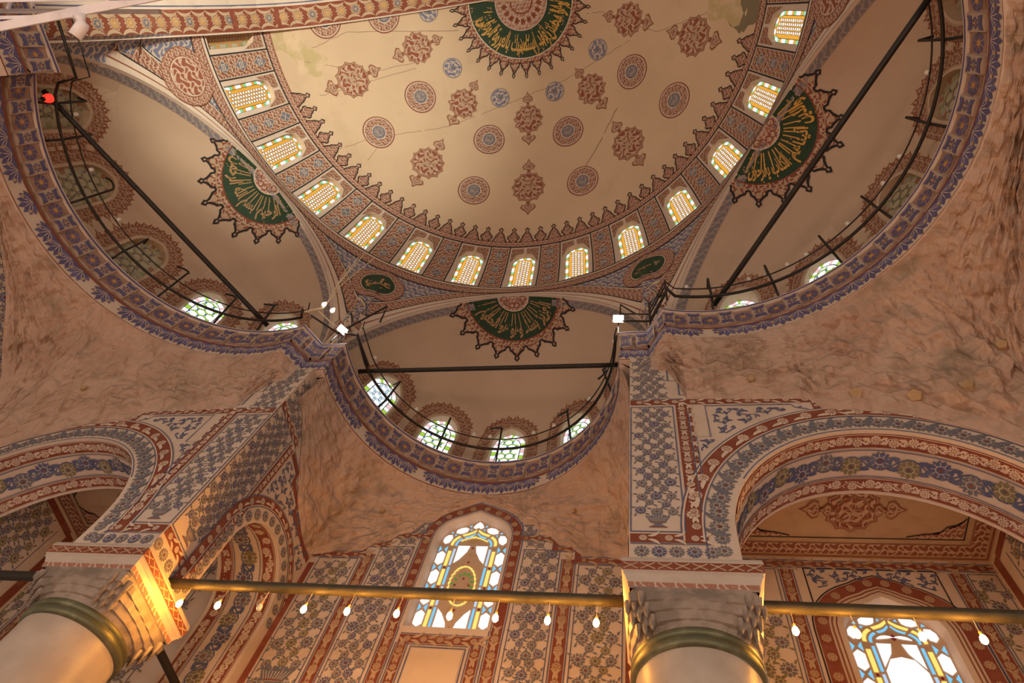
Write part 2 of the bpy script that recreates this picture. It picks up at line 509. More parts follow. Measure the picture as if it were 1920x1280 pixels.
def bandscroll(art, u0, u1, v0, v1, base='red_paint', fl=None, leaf='pale_line', lvl=0, per=None):
    art.rect(u0, v0, u1, v1, base, lvl)
    scroll(art, u0, u1, v0 + .02, v1 - .02, fl or [F_CREAM], leaf, leaf, per, lvl + 1, 0.36)
    for e in (v0 + .012, v1 - .02): art.rect(u0, e, u1, e + .014, leaf, lvl + 1)
def blossoms(art, x0, x1, y0, y1, pitch, fl=None, lvl=1, vase_=False, inside=None, leafc='blue_grey'):
    fl = fl or [F_GREY, F_BLUE]
    w = x1 - x0
    nx = max(1, round(w / pitch)); px = w / nx
    ny = max(1, round((y1 - y0) / (pitch * 0.82))); py = (y1 - y0) / ny
    for j in range(ny):
        for i in range(nx + (1 if j % 2 else 0)):
            x = x0 + px * (i + (0.5 if j % 2 == 0 else 0.0))
            y = y0 + py * (j + 0.5)
            if vase_ and y < y0 + pitch * 1.3: continue
            r = pitch * (0.47 if j % 2 == 0 else 0.38) * random.uniform(.85, 1.12)
            x += random.uniform(-.10, .10) * pitch; y += random.uniform(-.13, .13) * pitch
            if x < x0 + r * 0.4 or x > x1 - r * 0.4: 
                if nx > 1: continue
            if inside and not inside(x, y): continue
            art.stamp(fl[(i + j) % len(fl)], x, y, random.uniform(-.4, .4), r, lvl=lvl)
            for a in (0.7, 2.4, 3.9, 5.4):
                lx, ly = x + cos(a) * r * 1.05, y + sin(a) * r * 1.05
                if inside and not inside(lx, ly): continue
                art.stamp([leafm(0, 0, a + 0.9, pitch * 0.36, pitch * 0.14, leafc, 0, -0.9, 4)], lx, ly, 0, 1, lvl=lvl)
    if vase_:
        art.stamp(VASE, (x0 + x1) / 2, y0 + 0.08, 0, min(pitch * 1.5, w * 0.8), lvl=lvl)
def vines(art, x0, x1, y0, y1, pitch, c='blue_paint', lvl=1, inside=None):
    """curling tendrils with small leaves"""
    nx = max(1, round((x1 - x0) / pitch)); ny = max(1, round((y1 - y0) / pitch))
    px, py = (x1 - x0) / nx, (y1 - y0) / ny
    for j in range(ny):
        for i in range(nx):
            cx, cy = x0 + px * (i + .5), y0 + py * (j + .5)
            sg = 1 if (i + j) % 2 else -1
            pts = []
            for k in range(15):
                t = k / 14
                a = sg * (t * 5.2) + (0.6 if j % 2 else 2.2)
                r = pitch * 0.52 * (1 - 0.72 * t)
                pts.append((cx + r * cos(a), cy + r * sin(a)))
            if inside: pts = [p for p in pts if inside(*p)]
            if len(pts) < 3: continue
            art.line(pts, pitch * 0.075, c, lvl)
            for k in range(0, len(pts) - 1, 3):
                a = math.atan2(pts[k + 1][1] - pts[k][1], pts[k + 1][0] - pts[k][0])
                for d in (-0.8, 0.8):
                    q = (pts[k][0] + cos(a + d) * pitch * .26, pts[k][1] + sin(a + d) * pitch * .26)
                    if inside and not inside(*q): continue
                    art.stamp([leafm(0, 0, a + d, pitch * 0.26, pitch * 0.12, c, 0, 0.5 * d, 4)], pts[k][0], pts[k][1], 0, 1, lvl=lvl)

# ================================================================ THE BUILDING
# ---------------------------------------------------------------- shapes of the vaults
PROF = [(0, 31.65), (1.1, 31.56), (2.2, 31.27), (3.1, 30.98), (4.0, 30.62), (4.9, 30.14), (5.7, 29.58), (6.5, 28.97), (7.2, 28.33), (7.8, 27.75), (8.3, 27.22), (8.8, 26.62), (9.26, 25.85)]
ARC = [0.0]
for (a, b), (c, d) in zip(PROF, PROF[1:]): ARC.append(ARC[-1] + math.hypot(c - a, d - b))
R_OF = list(zip(ARC, [p[0] for p in PROF])); Z_OF = list(zip(ARC, [p[1] for p in PROF])); S_OF = list(zip([p[0] for p in PROF], ARC))
RHO = ARC[-1]
def dome(phi, rho):
    r, z = interp(rho, R_OF), interp(rho, Z_OF)
    return (r * cos(phi), r * sin(phi), z)
def dome_plan(u, v):          # crown-centred, u to the right, v towards the viewer's back
    return dome(math.atan2(-v, u), math.hypot(u, v))
def dome_local(phi0, rho0):
    r0 = interp(rho0, R_OF)
    return lambda a, b: dome(phi0 - a / r0, rho0 - b)
BAND_H = 2.877
def band(a, b):               # the window drum: a along the ring, b up
    t = b / BAND_H
    r = lerp(10.0, 9.26, t) + 0.10 * sin(PI * max(0, min(1, t)))
    ph = PI / 2 - a / 10
    return (r * cos(ph), r * sin(ph), lerp(23.07, 25.85, t))
PHI0, DPHI, WHALF = 1.5692, 0.225, 0.0695

def offset_poly(pts, d):
    n = len(pts); out = []
    cx = sum(p[0] for p in pts) / n; cy = sum(p[1] for p in pts) / n
    for i in range(n):
        p, q = pts[i - 1], pts[(i + 1) % n]
        dx, dy = q[0] - p[0], q[1] - p[1]
        L = math.hypot(dx, dy) or 1
        nx, ny = dy / L, -dx / L
        if (pts[i][0] - cx) * nx + (pts[i][1] - cy) * ny < 0: nx, ny = -nx, -ny
        k = 1.35 if i in (0, 1) else 1.0
        out.append((pts[i][0] + nx * d * k, pts[i][1] + ny * d * k))
    return out
def window_outline(hw, b0, bs, bt, n=16, point=0.0):
    pts = [(-hw, b0), (hw, b0)]
    for i in range(1, 4): pts.append((hw, lerp(b0, bs, i / 4)))
    for i in range(n + 1):
        a = PI * i / n
        x = hw * cos(a)
        pts.append((x, bs + (bt - bs) * (sin(a) ** 0.85 if 0 < a < PI else 0) + point * (1 - abs(cos(a))) ** 3))
    for i in range(3, 0, -1): pts.append((-hw, lerp(b0, bs, i / 4)))
    return pts
def in_poly(pts, x, y):
    c = False
    for i in range(len(pts)):
        (x0, y0), (x1, y1) = pts[i - 1], pts[i]
        if (y0 > y) != (y1 > y) and x < (x1 - x0) * (y - y0) / (y1 - y0) + x0: c = not c
    return c
def cell_face(art, rect, outline, mat, lvl=0, rows=6):
    """surface between a rectangle and the opening cut in it"""
    x0, y0, x1, y1 = rect
    cx = (x0 + x1) / 2; cy = sum(p[1] for p in outline) / len(outline)
    dense = []
    for i in range(len(outline)):
        p, q = outline[i], outline[(i + 1) % len(outline)]
        k = 8 if i == 0 else 1
        dense += [(lerp(p[0], q[0], j / k), lerp(p[1], q[1], j / k)) for j in range(k)]
    ob = []
    for x, y in dense:
        dx, dy = x - cx, y - cy
        t = min(((x1 - cx) / dx if dx > 1e-9 else (x0 - cx) / dx if dx < -1e-9 else 1e9), ((y1 - cy) / dy if dy > 1e-9 else (y0 - cy) / dy if dy < -1e-9 else 1e9))
        ob.append((cx + dx * t, cy + dy * t))
    for c in ((x0, y0), (x1, y0), (x1, y1), (x0, y1)):
        i = min(range(len(ob)), key=lambda k: (ob[k][0] - c[0]) ** 2 + (ob[k][1] - c[1]) ** 2)
        ob[i] = c
    for j in range(rows):
        L = lambda t: [(lerp(p[0], q[0], t), lerp(p[1], q[1], t)) for p, q in zip(dense + dense[:1], ob + ob[:1])]
        art.strip(L(j / rows), L((j + 1) / rows), mat, lvl)
def planar(fn, c=(0.0, 1.3)):
    p = Vector(fn(*c)); e = .25
    du = (Vector(fn(c[0] + e, c[1])) - Vector(fn(c[0] - e, c[1]))).normalized()
    dv = (Vector(fn(c[0], c[1] + e)) - Vector(fn(c[0], c[1] - e))).normalized()
    return lambda a, b: p + du * (a - c[0]) + dv * (b - c[1])
def reveal(mb, fn, outline, depth, shrink, mat, flip=1.0):
    art0 = Art(mb, fn, flip, 0.0); art1 = Art(mb, planar(fn), flip, -depth)
    inner = offset_poly(outline, -shrink)
    n = len(outline)
    A = [art0.P(x, y, 0) for x, y in outline]; B = [art1.P(x, y, 0) for x, y in inner]
    mb.faces(A + B, [(i, (i + 1) % n, n + (i + 1) % n, n + i) for i in range(n)], mat, list(outline) + list(inner))
    return inner
GLASS_LIT = dict(W='glass_white', g='glass_green', y='glass_amber', Y='glass_yellow', p='glass_lilac', b='glass_blue', l='glass_lime', r='glass_pink', t='glass_teal')
GLASS_DULL = dict(W='glass_dull', g='glass_dull_green', y='glass_dull_orange', Y='glass_dull_orange', p='glass_dull', b='glass_dull_blue', l='glass_dull_green', r='glass_dull_red', t='glass_dull_blue')
def pane_ring(art, inner, G, bw=0.125, a=0.245, border='WWgyWWygWWgy'):
    art.poly(inner, 'lead' if G is GLASS_LIT else 'glass_dull', 0)
    o1 = offset_poly(inner, -0.012); o2 = offset_poly(inner, -bw)
    n = len(inner); acc = 0; k = 0
    seg = []
    for i in range(n):
        L = math.hypot(o1[(i + 1) % n][0] - o1[i][0], o1[(i + 1) % n][1] - o1[i][1])
        m = max(1, round(L / 0.13))
        for j in range(m):
            seg.append((i, j / m, (j + 1) / m))
    N = len(seg)
    for q, (i, ta, tb) in enumerate(seg):
        c = border[q % len(border)]
        p = [(lerp(o1[i][d], o1[(i + 1) % n][d], t)) for t in (ta, tb) for d in (0, 1)]
        r = [(lerp(o2[i][d], o2[(i + 1) % n][d], t)) for t in (ta, tb) for d in (0, 1)]
        g = 0.04
        art.poly([(lerp(p[0], p[2], g), lerp(p[1], p[3], g)), (lerp(p[0], p[2], 1 - g * (c != 'W')), lerp(p[1], p[3], 1 - g * (c != 'W'))), (lerp(r[0], r[2], 1 - g * (c != 'W')), lerp(r[1], r[3], 1 - g * (c != 'W'))), (lerp(r[0], r[2], g), lerp(r[1], r[3], g))], G[c], 1)
    o3 = offset_poly(inner, -bw - 0.02)
    xs = [p[0] for p in o3]; ys = [p[1] for p in o3]
    x0, x1, y0, y1 = min(xs), max(xs), min(ys), max(ys)
    art.poly(o3, G['y'], 1)
    dy = a * math.sqrt(3) / 2
    lead = 'lead' if G is GLASS_LIT else 'glass_dull_red'
    ok = lambda x, y, m: all(in_poly(o3, x + m * dx_, y + m * dy_) for dx_, dy_ in ((1, 0), (-1, 0), (0, 1), (0, -1)))
    j = 0
    y = y0
    while y < y1:
        x = x0 + (0 if j % 2 else a / 2)
        while x < x1 + a:
            if ok(x, y, a * 0.28):
                art.poly(circ(x, y, a * 0.29, 6, PI / 6), lead, 2)
                art.poly(circ(x, y, a * 0.22, 6, PI / 6), G['p'] if (j + int((x - x0) / a)) % 3 else G['W'], 3)
            for ax, ay in ((a / 2, dy / 3), (0, 2 * dy / 3)):
                if ok(x + ax, y + ay, a * 0.2):
                    art.poly(circ(x + ax, y + ay, a * 0.25, 8), lead, 2)
                    art.poly(circ(x + ax, y + ay, a * 0.17, 8), G['W'], 3)
            x += a
        y += dy
        j += 1
def pane_exedra(art, inner, G, style='g'):
    art.poly(inner, 'lead' if G is GLASS_LIT else 'glass_dull', 0)
    o1 = offset_poly(inner, -0.012); o2 = offset_poly(inner, -0.17)
    n = len(inner); q = 0
    pat = 'WlWrWlWWrW'
    for i in range(n):
        L = math.hypot(o1[(i + 1) % n][0] - o1[i][0], o1[(i + 1) % n][1] - o1[i][1])
        m = max(1, round(L / 0.2))
        for j in range(m):
            ta, tb = j / m + 0.03, (j + 1) / m - 0.03
            e = lambda o, t: (lerp(o[i][0], o[(i + 1) % n][0], t), lerp(o[i][1], o[(i + 1) % n][1], t))
            art.poly([e(o1, ta), e(o1, tb), e(o2, tb), e(o2, ta)], G[pat[q % 10]], 1)
            q += 1
    o3 = offset_poly(inner, -0.20)
    art.poly(o3, G['W'], 1)
    xs = [p[0] for p in o3]; ys = [p[1] for p in o3]
    a = 0.30
    dy = a * math.sqrt(3) / 2
    rc = G['t'] if style == 't' else G['l']
    lead = 'lead' if G is GLASS_LIT else 'glass_dull_red'
    y = min(ys); j = 0
    while y < max(ys) + a:
        x = min(xs) - a + (0 if j % 2 else a / 2)
        while x < max(xs) + a:
            for k in range(12):
                t0, t1 = PI * 2 * k / 12, PI * 2 * (k + 1) / 12
                P = [(x + a * .42 * cos(t0), y + a * .42 * sin(t0)), (x + a * .42 * cos(t1), y + a * .42 * sin(t1)), (x + a * .62 * cos(t1), y + a * .62 * sin(t1)), (x + a * .62 * cos(t0), y + a * .62 * sin(t0))]
                if all(in_poly(o3, *p) for p in P):
                    w = 0.012 if style != 't' else 0.0
                    if style != 't':
                        art.poly(P, lead, 2)
                        c = [(sum(p[0] for p in P) / 4, sum(p[1] for p in P) / 4)] * 4
                        art.poly([(lerp(p[0], c[0][0], .22), lerp(p[1], c[0][1], .22)) for p in P], rc, 3)
                    else:
                        art.line([P[0], P[1]], 0.018, 'lead', 2); art.line([P[2], P[3]], 0.018, rc, 2)
            if in_poly(o3, x + a * .5, y) and style != 't':
                art.poly(circ(x + a * .5, y, a * .13, 6), G['b'], 4)
            x += a
        y += dy
        j += 1

# ---------------------------------------------------------------- semi-dome
mb = MB()
def dome_cut(t, r):
    rr = interp(r, R_OF)
    return dome(PI / 2 + t * (PI / 2 + math.asin(min(1, .27 / max(rr, .01)))), r)
phis = [(i - 60) / 60 for i in range(121)]
rhos = [0.02] + lin(0.3, RHO, 40)
mb.grid(dome_cut, phis, rhos, 'plaster', uv=lambda p, r: (p * 8, r))
# the drum panels between the windows, with three blue lozenges each
bandart = Art(mb, band)
KS = list(range(-7, 8))
for k in range(-7, 7):
    a0 = ((k) * DPHI + WHALF) * 10 + (PI / 2 - PHI0) * 10
    a1 = ((k + 1) * DPHI - WHALF) * 10 + (PI / 2 - PHI0) * 10
    bandart.rect(a0, 0, a1, BAND_H, 'cream_paint', -0.6)
    bandart.rect(a0 + .05, 0.08, a1 - .05, BAND_H - .07, 'arab_red', 0)
    for a in (a0, a1):
        bandart.rect(a - .025, 0, a + .025, BAND_H, 'black_line', 1)
    cx = (a0 + a1) / 2
    for j in range(3):
        cy = 0.5 + j * 0.93
        bandart.poly([(cx - .23, cy), (cx, cy - .30), (cx + .23, cy), (cx, cy + .30)], 'blue_grey', 2)
        bandart.stamp([linem([(-.23, 0), (0, -.30), (.23, 0), (0, .30)], .025, 'cream_paint', 0, True), ringm(0, 0, .09, .12, 'cream_paint', 0, 8), linem([(-.16, -.14), (.16, .14)], .02, 'cream_paint', 0), linem([(-.16, .14), (.16, -.14)], .02, 'cream_paint', 0)], cx, cy, 0, 1, lvl=3)
    for j in range(2):
        cy = 0.96 + j * 0.93
        bandart.stamp([linem([(-.30, 0), (0, -.16), (.30, 0), (0, .16)], .03, 'cream_paint', 0, True)], cx, cy, 0, 1, lvl=2)
A0, A1 = -15.72, 15.72
bandart.rect(A0, -0.03, A1, 0.03, 'black_line', 2)
bandart.rect(A0, BAND_H - .03, A1, BAND_H + .03, 'black_line', 2)
semi = mb.build('semi_dome', smooth=True, label='great cream half dome overhead with a ring of stained glass windows at its base', kind='structure')

# crest of pointed leaves above the drum windows
mb = MB()
N2 = 7 * 15
pitch = DPHI / 3.5
crest_fn = lambda a, b: dome(PI / 2 - a / 10, RHO - b)
art = Art(mb, crest_fn)
art.rect(-15.9, 0.03, 15.9, 0.34, 'arab_red_fine', 0)
art.rect(-15.9, 0.30, 15.9, 0.33, 'brown_line', 1)
i0 = -20
for i in range(i0, 21):
    a = i * pitch * 10 + 0.02
    wide = i % 2 == 0
    hw = 0.30 if wide else 0.27
    if wide:
        sh = [(-.31, .25), (-.30, .36), (-.22, .52), (-.20, .62), (-.12, .74), (-.06, .82), (-.05, .90), (-.11, .95), (0, 1.05), (.11, .95), (.05, .90), (.06, .82), (.12, .74), (.20, .62), (.22, .52), (.30, .36), (.31, .25)]
    else:
        sh = [(-.12, .25), (-.16, .36), (-.27, .48), (-.27, .58), (-.16, .66), (-.12, .76), (-.05, .82), (-.05, .90), (-.11, .95), (0, 1.05), (.11, .95), (.05, .90), (.05, .82), (.12, .76), (.16, .66), (.27, .58), (.27, .48), (.16, .36), (.12, .25)]
    art.poly([(a + x, y) for x, y in sh], 'arab_red_fine', 0.5)
    art.line([(a + x, y) for x, y in sh], 0.045, 'black_line', 2)
    art.line([(a + x * .80, .25 + (y - .25) * .86) for x, y in sh if y < .9], 0.02, 'brown_line', 1.5)
mb.build('leaf_crest', parent=semi, label='crest of pointed painted leaves standing on the window ring')

# painted rosettes and cartouches on the plaster
def m_roundel(c_in, big=True):
    m = [('p', circ(0, 0, 1, 28), 'red_paint', 0), ('p', circ(0, 0, .93, 28), 'cream_paint', 1), ('p', circ(0, 0, .87, 28), 'arab_red_fine', 2),
         ringm(0, 0, .40, .45, 'cream_paint', 3), ('p', circ(0, 0, .40, 20), 'blue_grey' if c_in else 'brown_line', 3), ('p', circ(0, 0, .31, 16), 'arab_grey', 4)]
    for k in range(7):
        a = 2 * PI * k / 7
        m.append(ringm(.65 * cos(a), .65 * sin(a), .15, .18, 'tan_paint', 3, 10))
    return m
def m_small():
    return [('p', circ(0, 0, 1, 24), 'blue_grey', 0), ('p', circ(0, 0, .92, 24), 'cream_paint', 1), ('p', circ(0, 0, .88, 24), 'arab_blue', 2), ringm(0, 0, .45, .50, 'cream_paint', 3, 16), ('p', starp(0, 0, .18, .34, 6), 'blue_grey', 3)]
def m_cartouche(gap=True):
    def lob(r, n=6):
        P = []
        for k in range(12):
            for j in range(4):
                t = j / 4
                a = PI / 2 + 2 * PI * (k + t) / 12
                rr = r * (1.0 - 0.13 * sin(PI * t) ** 0.9)
                P.append((rr * cos(a), rr * sin(a) * 1.02))
        return P
    m = [('p', lob(1.0), 'brown_line', 0), ('p', lob(.94), 'tan_paint', 1), ('p', lob(.87), 'arab_red_big', 2), linem(lob(.87), .03, 'red_paint', 3, True)]
    for k in range(4):
        a = k * PI / 2
        m.append(linem([(0, 0), (.25 * cos(a) - .12 * sin(a), .25 * sin(a) + .12 * cos(a)), (.55 * cos(a), .55 * sin(a))], .05, 'tan_paint', 4))
        m.append(linem([(0, 0), (.25 * cos(a) + .12 * sin(a), .25 * sin(a) - .12 * cos(a)), (.55 * cos(a), .55 * sin(a))], .05, 'tan_paint', 4))
        m.append(leafm(.28 * cos(a + .78), .28 * sin(a + .78), a + .78, .45, .16, 'tan_paint', 3))
    for s in (1, -1):
        T = lambda P: [(x, s * y) for x, y in P]
        m.append(('p', T([(-.09, .96), (.09, .96), (.12, 1.16), (-.12, 1.16)]), 'brown_line', 0))
        tre = [(-.10, 1.12), (-.34, 1.16), (-.42, 1.34), (-.28, 1.50), (-.14, 1.58), (0, 1.84), (.14, 1.58), (.28, 1.50), (.42, 1.34), (.34, 1.16), (.10, 1.12)]
        m.append(('p', T(tre), 'brown_line', 0))
        m.append(('p', T([(x * .8, 1.13 + (y - 1.10) * .80) for x, y in tre]), 'tan_paint', 1))
        m.append(('p', T([(x * .55, 1.18 + (y - 1.10) * .56) for x, y in tre]), 'arab_red_fine', 2))
    return m
def decal(motif, phi, r, sc, name, lab, sx=1.0):
    rho = interp(r, S_OF)
    P = dome(phi, rho)
    mb = MB(P)
    Art(mb, dome_local(phi, rho)).stamp(motif, 0, 0, 0, sc, sx=sc * sx)
    mb.build(name, parent=semi, label=lab)
CART, RND, RND2, SML = m_cartouche(), m_roundel(True), m_roundel(False), m_small()
for i in range(-2, 3):
    decal(CART, PI / 2 + i * math.radians(36.4), 7.3, 0.76, 'painted_cartouche', 'large red-brown lobed cartouche with trefoil ends')
    decal(CART, PI / 2 + i * math.radians(37.2), 4.72, 0.68, 'painted_cartouche', 'smaller red-brown lobed cartouche of the inner row')
for i in range(-3, 3):
    p = PI / 2 + (i + .5) * math.radians(36.6)
    decal(RND, p, 7.57, 0.70, 'painted_roundel', 'round red painted medallion with a blue ring')
    decal(RND, p, 5.62, 0.70, 'painted_roundel', 'round red painted medallion of the inner row')
    decal(SML, p, 3.93, 0.43, 'painted_roundel', 'small grey-blue painted roundel')
mb = MB(dome(PI / 2, 6))  # thin wavering dark lines drawn over the plaster
art = Art(mb, dome_plan, 1.0, .002)
for L in ([(-9.88, -5.83), (-7.58, -5.25), (-5.83, -5.11), (-3.81, -4.97), (-2.78, -4.67), (-1.25, -4.27), (-0.11, -3.95), (1.78, -3.42), (4.83, -2.16)], [(2.82, -7.49), (3.37, -6.62), (3.86, -5.69), (4.28, -4.97)], [(-10.07, -1.41), (-6.92, -2.18), (-4.45, -1.88)], [(-9.44, -3.03), (-6.97, -2.54), (-4.98, -2.2)], [(-9.37, -0.89), (-7.76, -0.37), (-2.86, -0.81)], [(2.9, -0.84), (3.61, -0.87), (6.08, -2.01), (9.02, -1.5)], [(-7.68, -6.24), (-7.06, -5.51)]):
    rdk = random.Random(int(L[0][0] * 100))
    P = []
    for p, q in zip(L, L[1:]):
        for t in lin(0, 1, 10)[:-1]: P.append((lerp(p[0], q[0], t) + rdk.uniform(-.025, .025), lerp(p[1], q[1], t) + rdk.uniform(-.025, .025)))
    art.line(P + [L[-1]], .018 if L[0][0] != 2.82 else .035, 'dark_line', 0)
mb.build('plaster_line', parent=semi, label='fine dark lines on the plaster')
# damp patches where the plaster has been repaired
mb = MB()
def blob(fnc, cx, cy, r, mat, seed, lvl=-0.2, n=26, ey=1.0):
    rd = random.Random(seed)
    ks = [rd.uniform(.08, .2) for _ in range(4)]; ph = [rd.uniform(0, 6) for _ in range(4)]
    P = []
    for i in range(n):
        a = 2 * PI * i / n
        q = r * (1 + sum(ks[j] * sin((j + 2) * a + ph[j]) for j in range(4)))
        P.append((cx + q * cos(a), cy + ey * q * sin(a)))
    Art(mb, fnc).poly(P, mat, lvl)
blob(crest_fn, 13.9, 0.95, 0.75, 'patch_grey', 3, -.1, ey=.8)
blob(crest_fn, -15.4, 0.9, 0.8, 'patch_yellow', 5, -.2)
blob(crest_fn, 14.3, 1.9, 0.9, 'patch_yellow', 8, -.3)
blob(crest_fn, -14.2, 1.6, 0.7, 'patch_yellow', 9, -.3)
mb.build('damp_patch', parent=semi, label='grey damp patch on the plaster')

# ---------------------------------------------------------------- lettering helper (Arabic letter shapes joined by hand)
FORMS = {}
def _f(ch, iso, fin=None, ini=None, med=None): FORMS[ch] = (iso, fin or iso, ini, med)
_f('\u0627', 0xFE8D, 0xFE8E); _f('\u0623', 0xFE83, 0xFE84); _f('\u0625', 0xFE87, 0xFE88); _f('\u0622', 0xFE81, 0xFE82); _f('\u0621', 0xFE80)
_f('\u0628', 0xFE8F, 0xFE90, 0xFE91, 0xFE92); _f('\u0629', 0xFE93, 0xFE94); _f('\u062A', 0xFE95, 0xFE96, 0xFE97, 0xFE98)
_f('\u062B', 0xFE99, 0xFE9A, 0xFE9B, 0xFE9C); _f('\u062C', 0xFE9D, 0xFE9E, 0xFE9F, 0xFEA0); _f('\u062D', 0xFEA1, 0xFEA2, 0xFEA3, 0xFEA4)
_f('\u062E', 0xFEA5, 0xFEA6, 0xFEA7, 0xFEA8); _f('\u062F', 0xFEA9, 0xFEAA); _f('\u0630', 0xFEAB, 0xFEAC); _f('\u0631', 0xFEAD, 0xFEAE); _f('\u0632', 0xFEAF, 0xFEB0)
_f('\u0633', 0xFEB1, 0xFEB2, 0xFEB3, 0xFEB4); _f('\u0634', 0xFEB5, 0xFEB6, 0xFEB7, 0xFEB8); _f('\u0635', 0xFEB9, 0xFEBA, 0xFEBB, 0xFEBC)
_f('\u0639', 0xFEC9, 0xFECA, 0xFECB, 0xFECC); _f('\u063A', 0xFECD, 0xFECE, 0xFECF, 0xFED0); _f('\u0641', 0xFED1, 0xFED2, 0xFED3, 0xFED4)
_f('\u0642', 0xFED5, 0xFED6, 0xFED7, 0xFED8); _f('\u0643', 0xFED9, 0xFEDA, 0xFEDB, 0xFEDC); _f('\u0644', 0xFEDD, 0xFEDE, 0xFEDF, 0xFEE0)
_f('\u0645', 0xFEE1, 0xFEE2, 0xFEE3, 0xFEE4); _f('\u0646', 0xFEE5, 0xFEE6, 0xFEE7, 0xFEE8); _f('\u0647', 0xFEE9, 0xFEEA, 0xFEEB, 0xFEEC)
_f('\u0648', 0xFEED, 0xFEEE); _f('\u0649', 0xFEEF, 0xFEF0); _f('\u064A', 0xFEF1, 0xFEF2, 0xFEF3, 0xFEF4); _f('\u0638', 0xFEC5, 0xFEC6, 0xFEC7, 0xFEC8)
def shape(txt):
    out = []
    n = len(txt)
    for i, c in enumerate(txt):
        if c not in FORMS: out.append(c); continue
        iso, fin, ini, med = FORMS[c]
        pj = i > 0 and txt[i - 1] in FORMS and FORMS[txt[i - 1]][2] is not None
        nj = ini is not None and i + 1 < n and txt[i + 1] in FORMS and txt[i + 1] != '\u0621'
        g = (med if nj else fin) if pj else (ini if nj else iso)
        out.append(chr(g) if isinstance(g, int) else g)
    return ''.join(out[::-1])
def letters(txt, bold=0.012):
    cu = bpy.data.curves.new('lettering', 'FONT')
    cu.body = shape(txt)
    cu.resolution_u = 3
    cu.offset = bold
    ob = bpy.data.objects.new('lettering', cu)
    COL.objects.link(ob)
    dg = bpy.context.evaluated_depsgraph_get()
    ev = ob.evaluated_get(dg)
    me = ev.to_mesh()
    V = [(v.co.x, v.co.y) for v in me.vertices]
    F = [tuple(p.vertices) for p in me.polygons]
    ev.to_mesh_clear()
    bpy.data.objects.remove(ob)
    bpy.data.curves.remove(cu)
    x0 = min(v[0] for v in V); x1 = max(v[0] for v in V); y0 = min(v[1] for v in V); y1 = max(v[1] for v in V)
    return [((x - x0) / (x1 - x0), (y - y0) / (y1 - y0)) for x, y in V], F, (x1 - x0) / (y1 - y0)
def ring_text(art, txt, phi_c, span, r_out, r_in, mat, lvl, bold=0.012, R=None):
    """letters bent round a centre, their tops towards it"""
    V, F, asp = letters(txt, bold)
    P = []
    for x, y in V:
        ph = phi_c - (x - .5) * span      # phi measured as in plan, x to the right
        r = lerp(r_out, r_in, y)
        P.append(art.P(r * cos(ph), -r * sin(ph), lvl))
    art.mb.faces(P, F, mat)
T_BIG = '\u0648\u0647\u0648 \u0645\u062D\u0633\u0646 \u0641\u0642\u062F \u0627\u0633\u062A\u0645\u0633\u0643 \u0628\u0627\u0644\u0639\u0631\u0648\u0629 \u0627\u0644\u0648\u062B\u0642\u0649'
T_BIG2 = '\u0648\u0625\u0644\u0649 \u0627\u0644\u0644\u0647 \u0639\u0627\u0642\u0628\u0629 \u0627\u0644\u0623\u0645\u0648\u0631'
def medallion_teeth(art, R0, R1, n, a0, a1, fill, outline, lw, style=0):
    """scalloped outer border whose points carry small buds"""
    for k in range(n):
        ac = lerp(a0, a1, (k + .5) / n)
        da = abs(a1 - a0) / n
        def q(t, r):
            a = ac + t * da
            return (r * cos(a), -r * sin(a))
        L = R1 - R0
        pts = [q(-.5, R0 + .10 * L), q(-.40, R0 + .16 * L), q(-.36, R0 + .34 * L), q(-.22, R0 + .44 * L), q(-.10, R0 + .60 * L), q(-.045, R0 + .74 * L), q(-.10, R0 + .84 * L), q(0, R1), q(.10, R0 + .84 * L), q(.045, R0 + .74 * L), q(.10, R0 + .60 * L), q(.22, R0 + .44 * L), q(.36, R0 + .34 * L), q(.40, R0 + .16 * L), q(.5, R0 + .10 * L)]
        base = [q(-.5 + i / 6, R0 * .96) for i in range(7)]
        art.poly(pts[:6] + pts[9:] + base[::-1], fill, 1)
        art.line(pts, lw, outline, 3)
        art.stamp([('p', circ(0, 0, .10 * da * R0 + .03, 8), 'tan_paint', 0)], *q(0, R0 + .34 * L), lvl=2)
# great medallion at the crown
mb = MB(dome(PI / 2, 0.01))
art = Art(mb, dome_plan)
C_ = lambda r, n=64: circ(0, 0, r, n)
def annulus(art, r0, r1, mat, lvl, a0=-0.12, a1=PI + .12, n=72, rows=3):
    for j in range(rows):
        ra, rb = lerp(r0, r1, j / rows), lerp(r0, r1, (j + 1) / rows)
        art.strip([(ra * cos(lerp(a0, a1, i / n)), -ra * sin(lerp(a0, a1, i / n))) for i in range(n + 1)], [(rb * cos(lerp(a0, a1, i / n)), -rb * sin(lerp(a0, a1, i / n))) for i in range(n + 1)], mat, lvl)
annulus(art, 2.30, 2.62, 'arab_rosette', 0)
medallion_teeth(art, 2.42, 3.16, 17, -.10, PI + .10, 'arab_red', 'black_line', .045)
annulus(art, 2.28, 2.33, 'cream_paint', 2); annulus(art, 2.50, 2.53, 'red_paint', 2)
annulus(art, 1.15, 2.29, 'green_ground', 1, rows=6)
annulus(art, 0.02, 1.16, 'arab_rosette', 2, rows=5); annulus(art, 1.11, 1.16, 'cream_paint', 3); annulus(art, 0.45, 0.50, 'red_paint', 3)
for k in range(9):
    a = PI * (k + .5) / 9
    art.stamp([('p', starp(0, 0, .08, .15, 6), 'red_paint', 0), ringm(0, 0, .17, .20, 'pale_line', 0, 10)], .78 * cos(a), -.78 * sin(a), 0, 1, lvl=3)
ring_text(art, T_BIG, PI / 2 - .06, 2.75, 2.22, 1.30, 'gold_paint', 2, .02)
rd = random.Random(4)
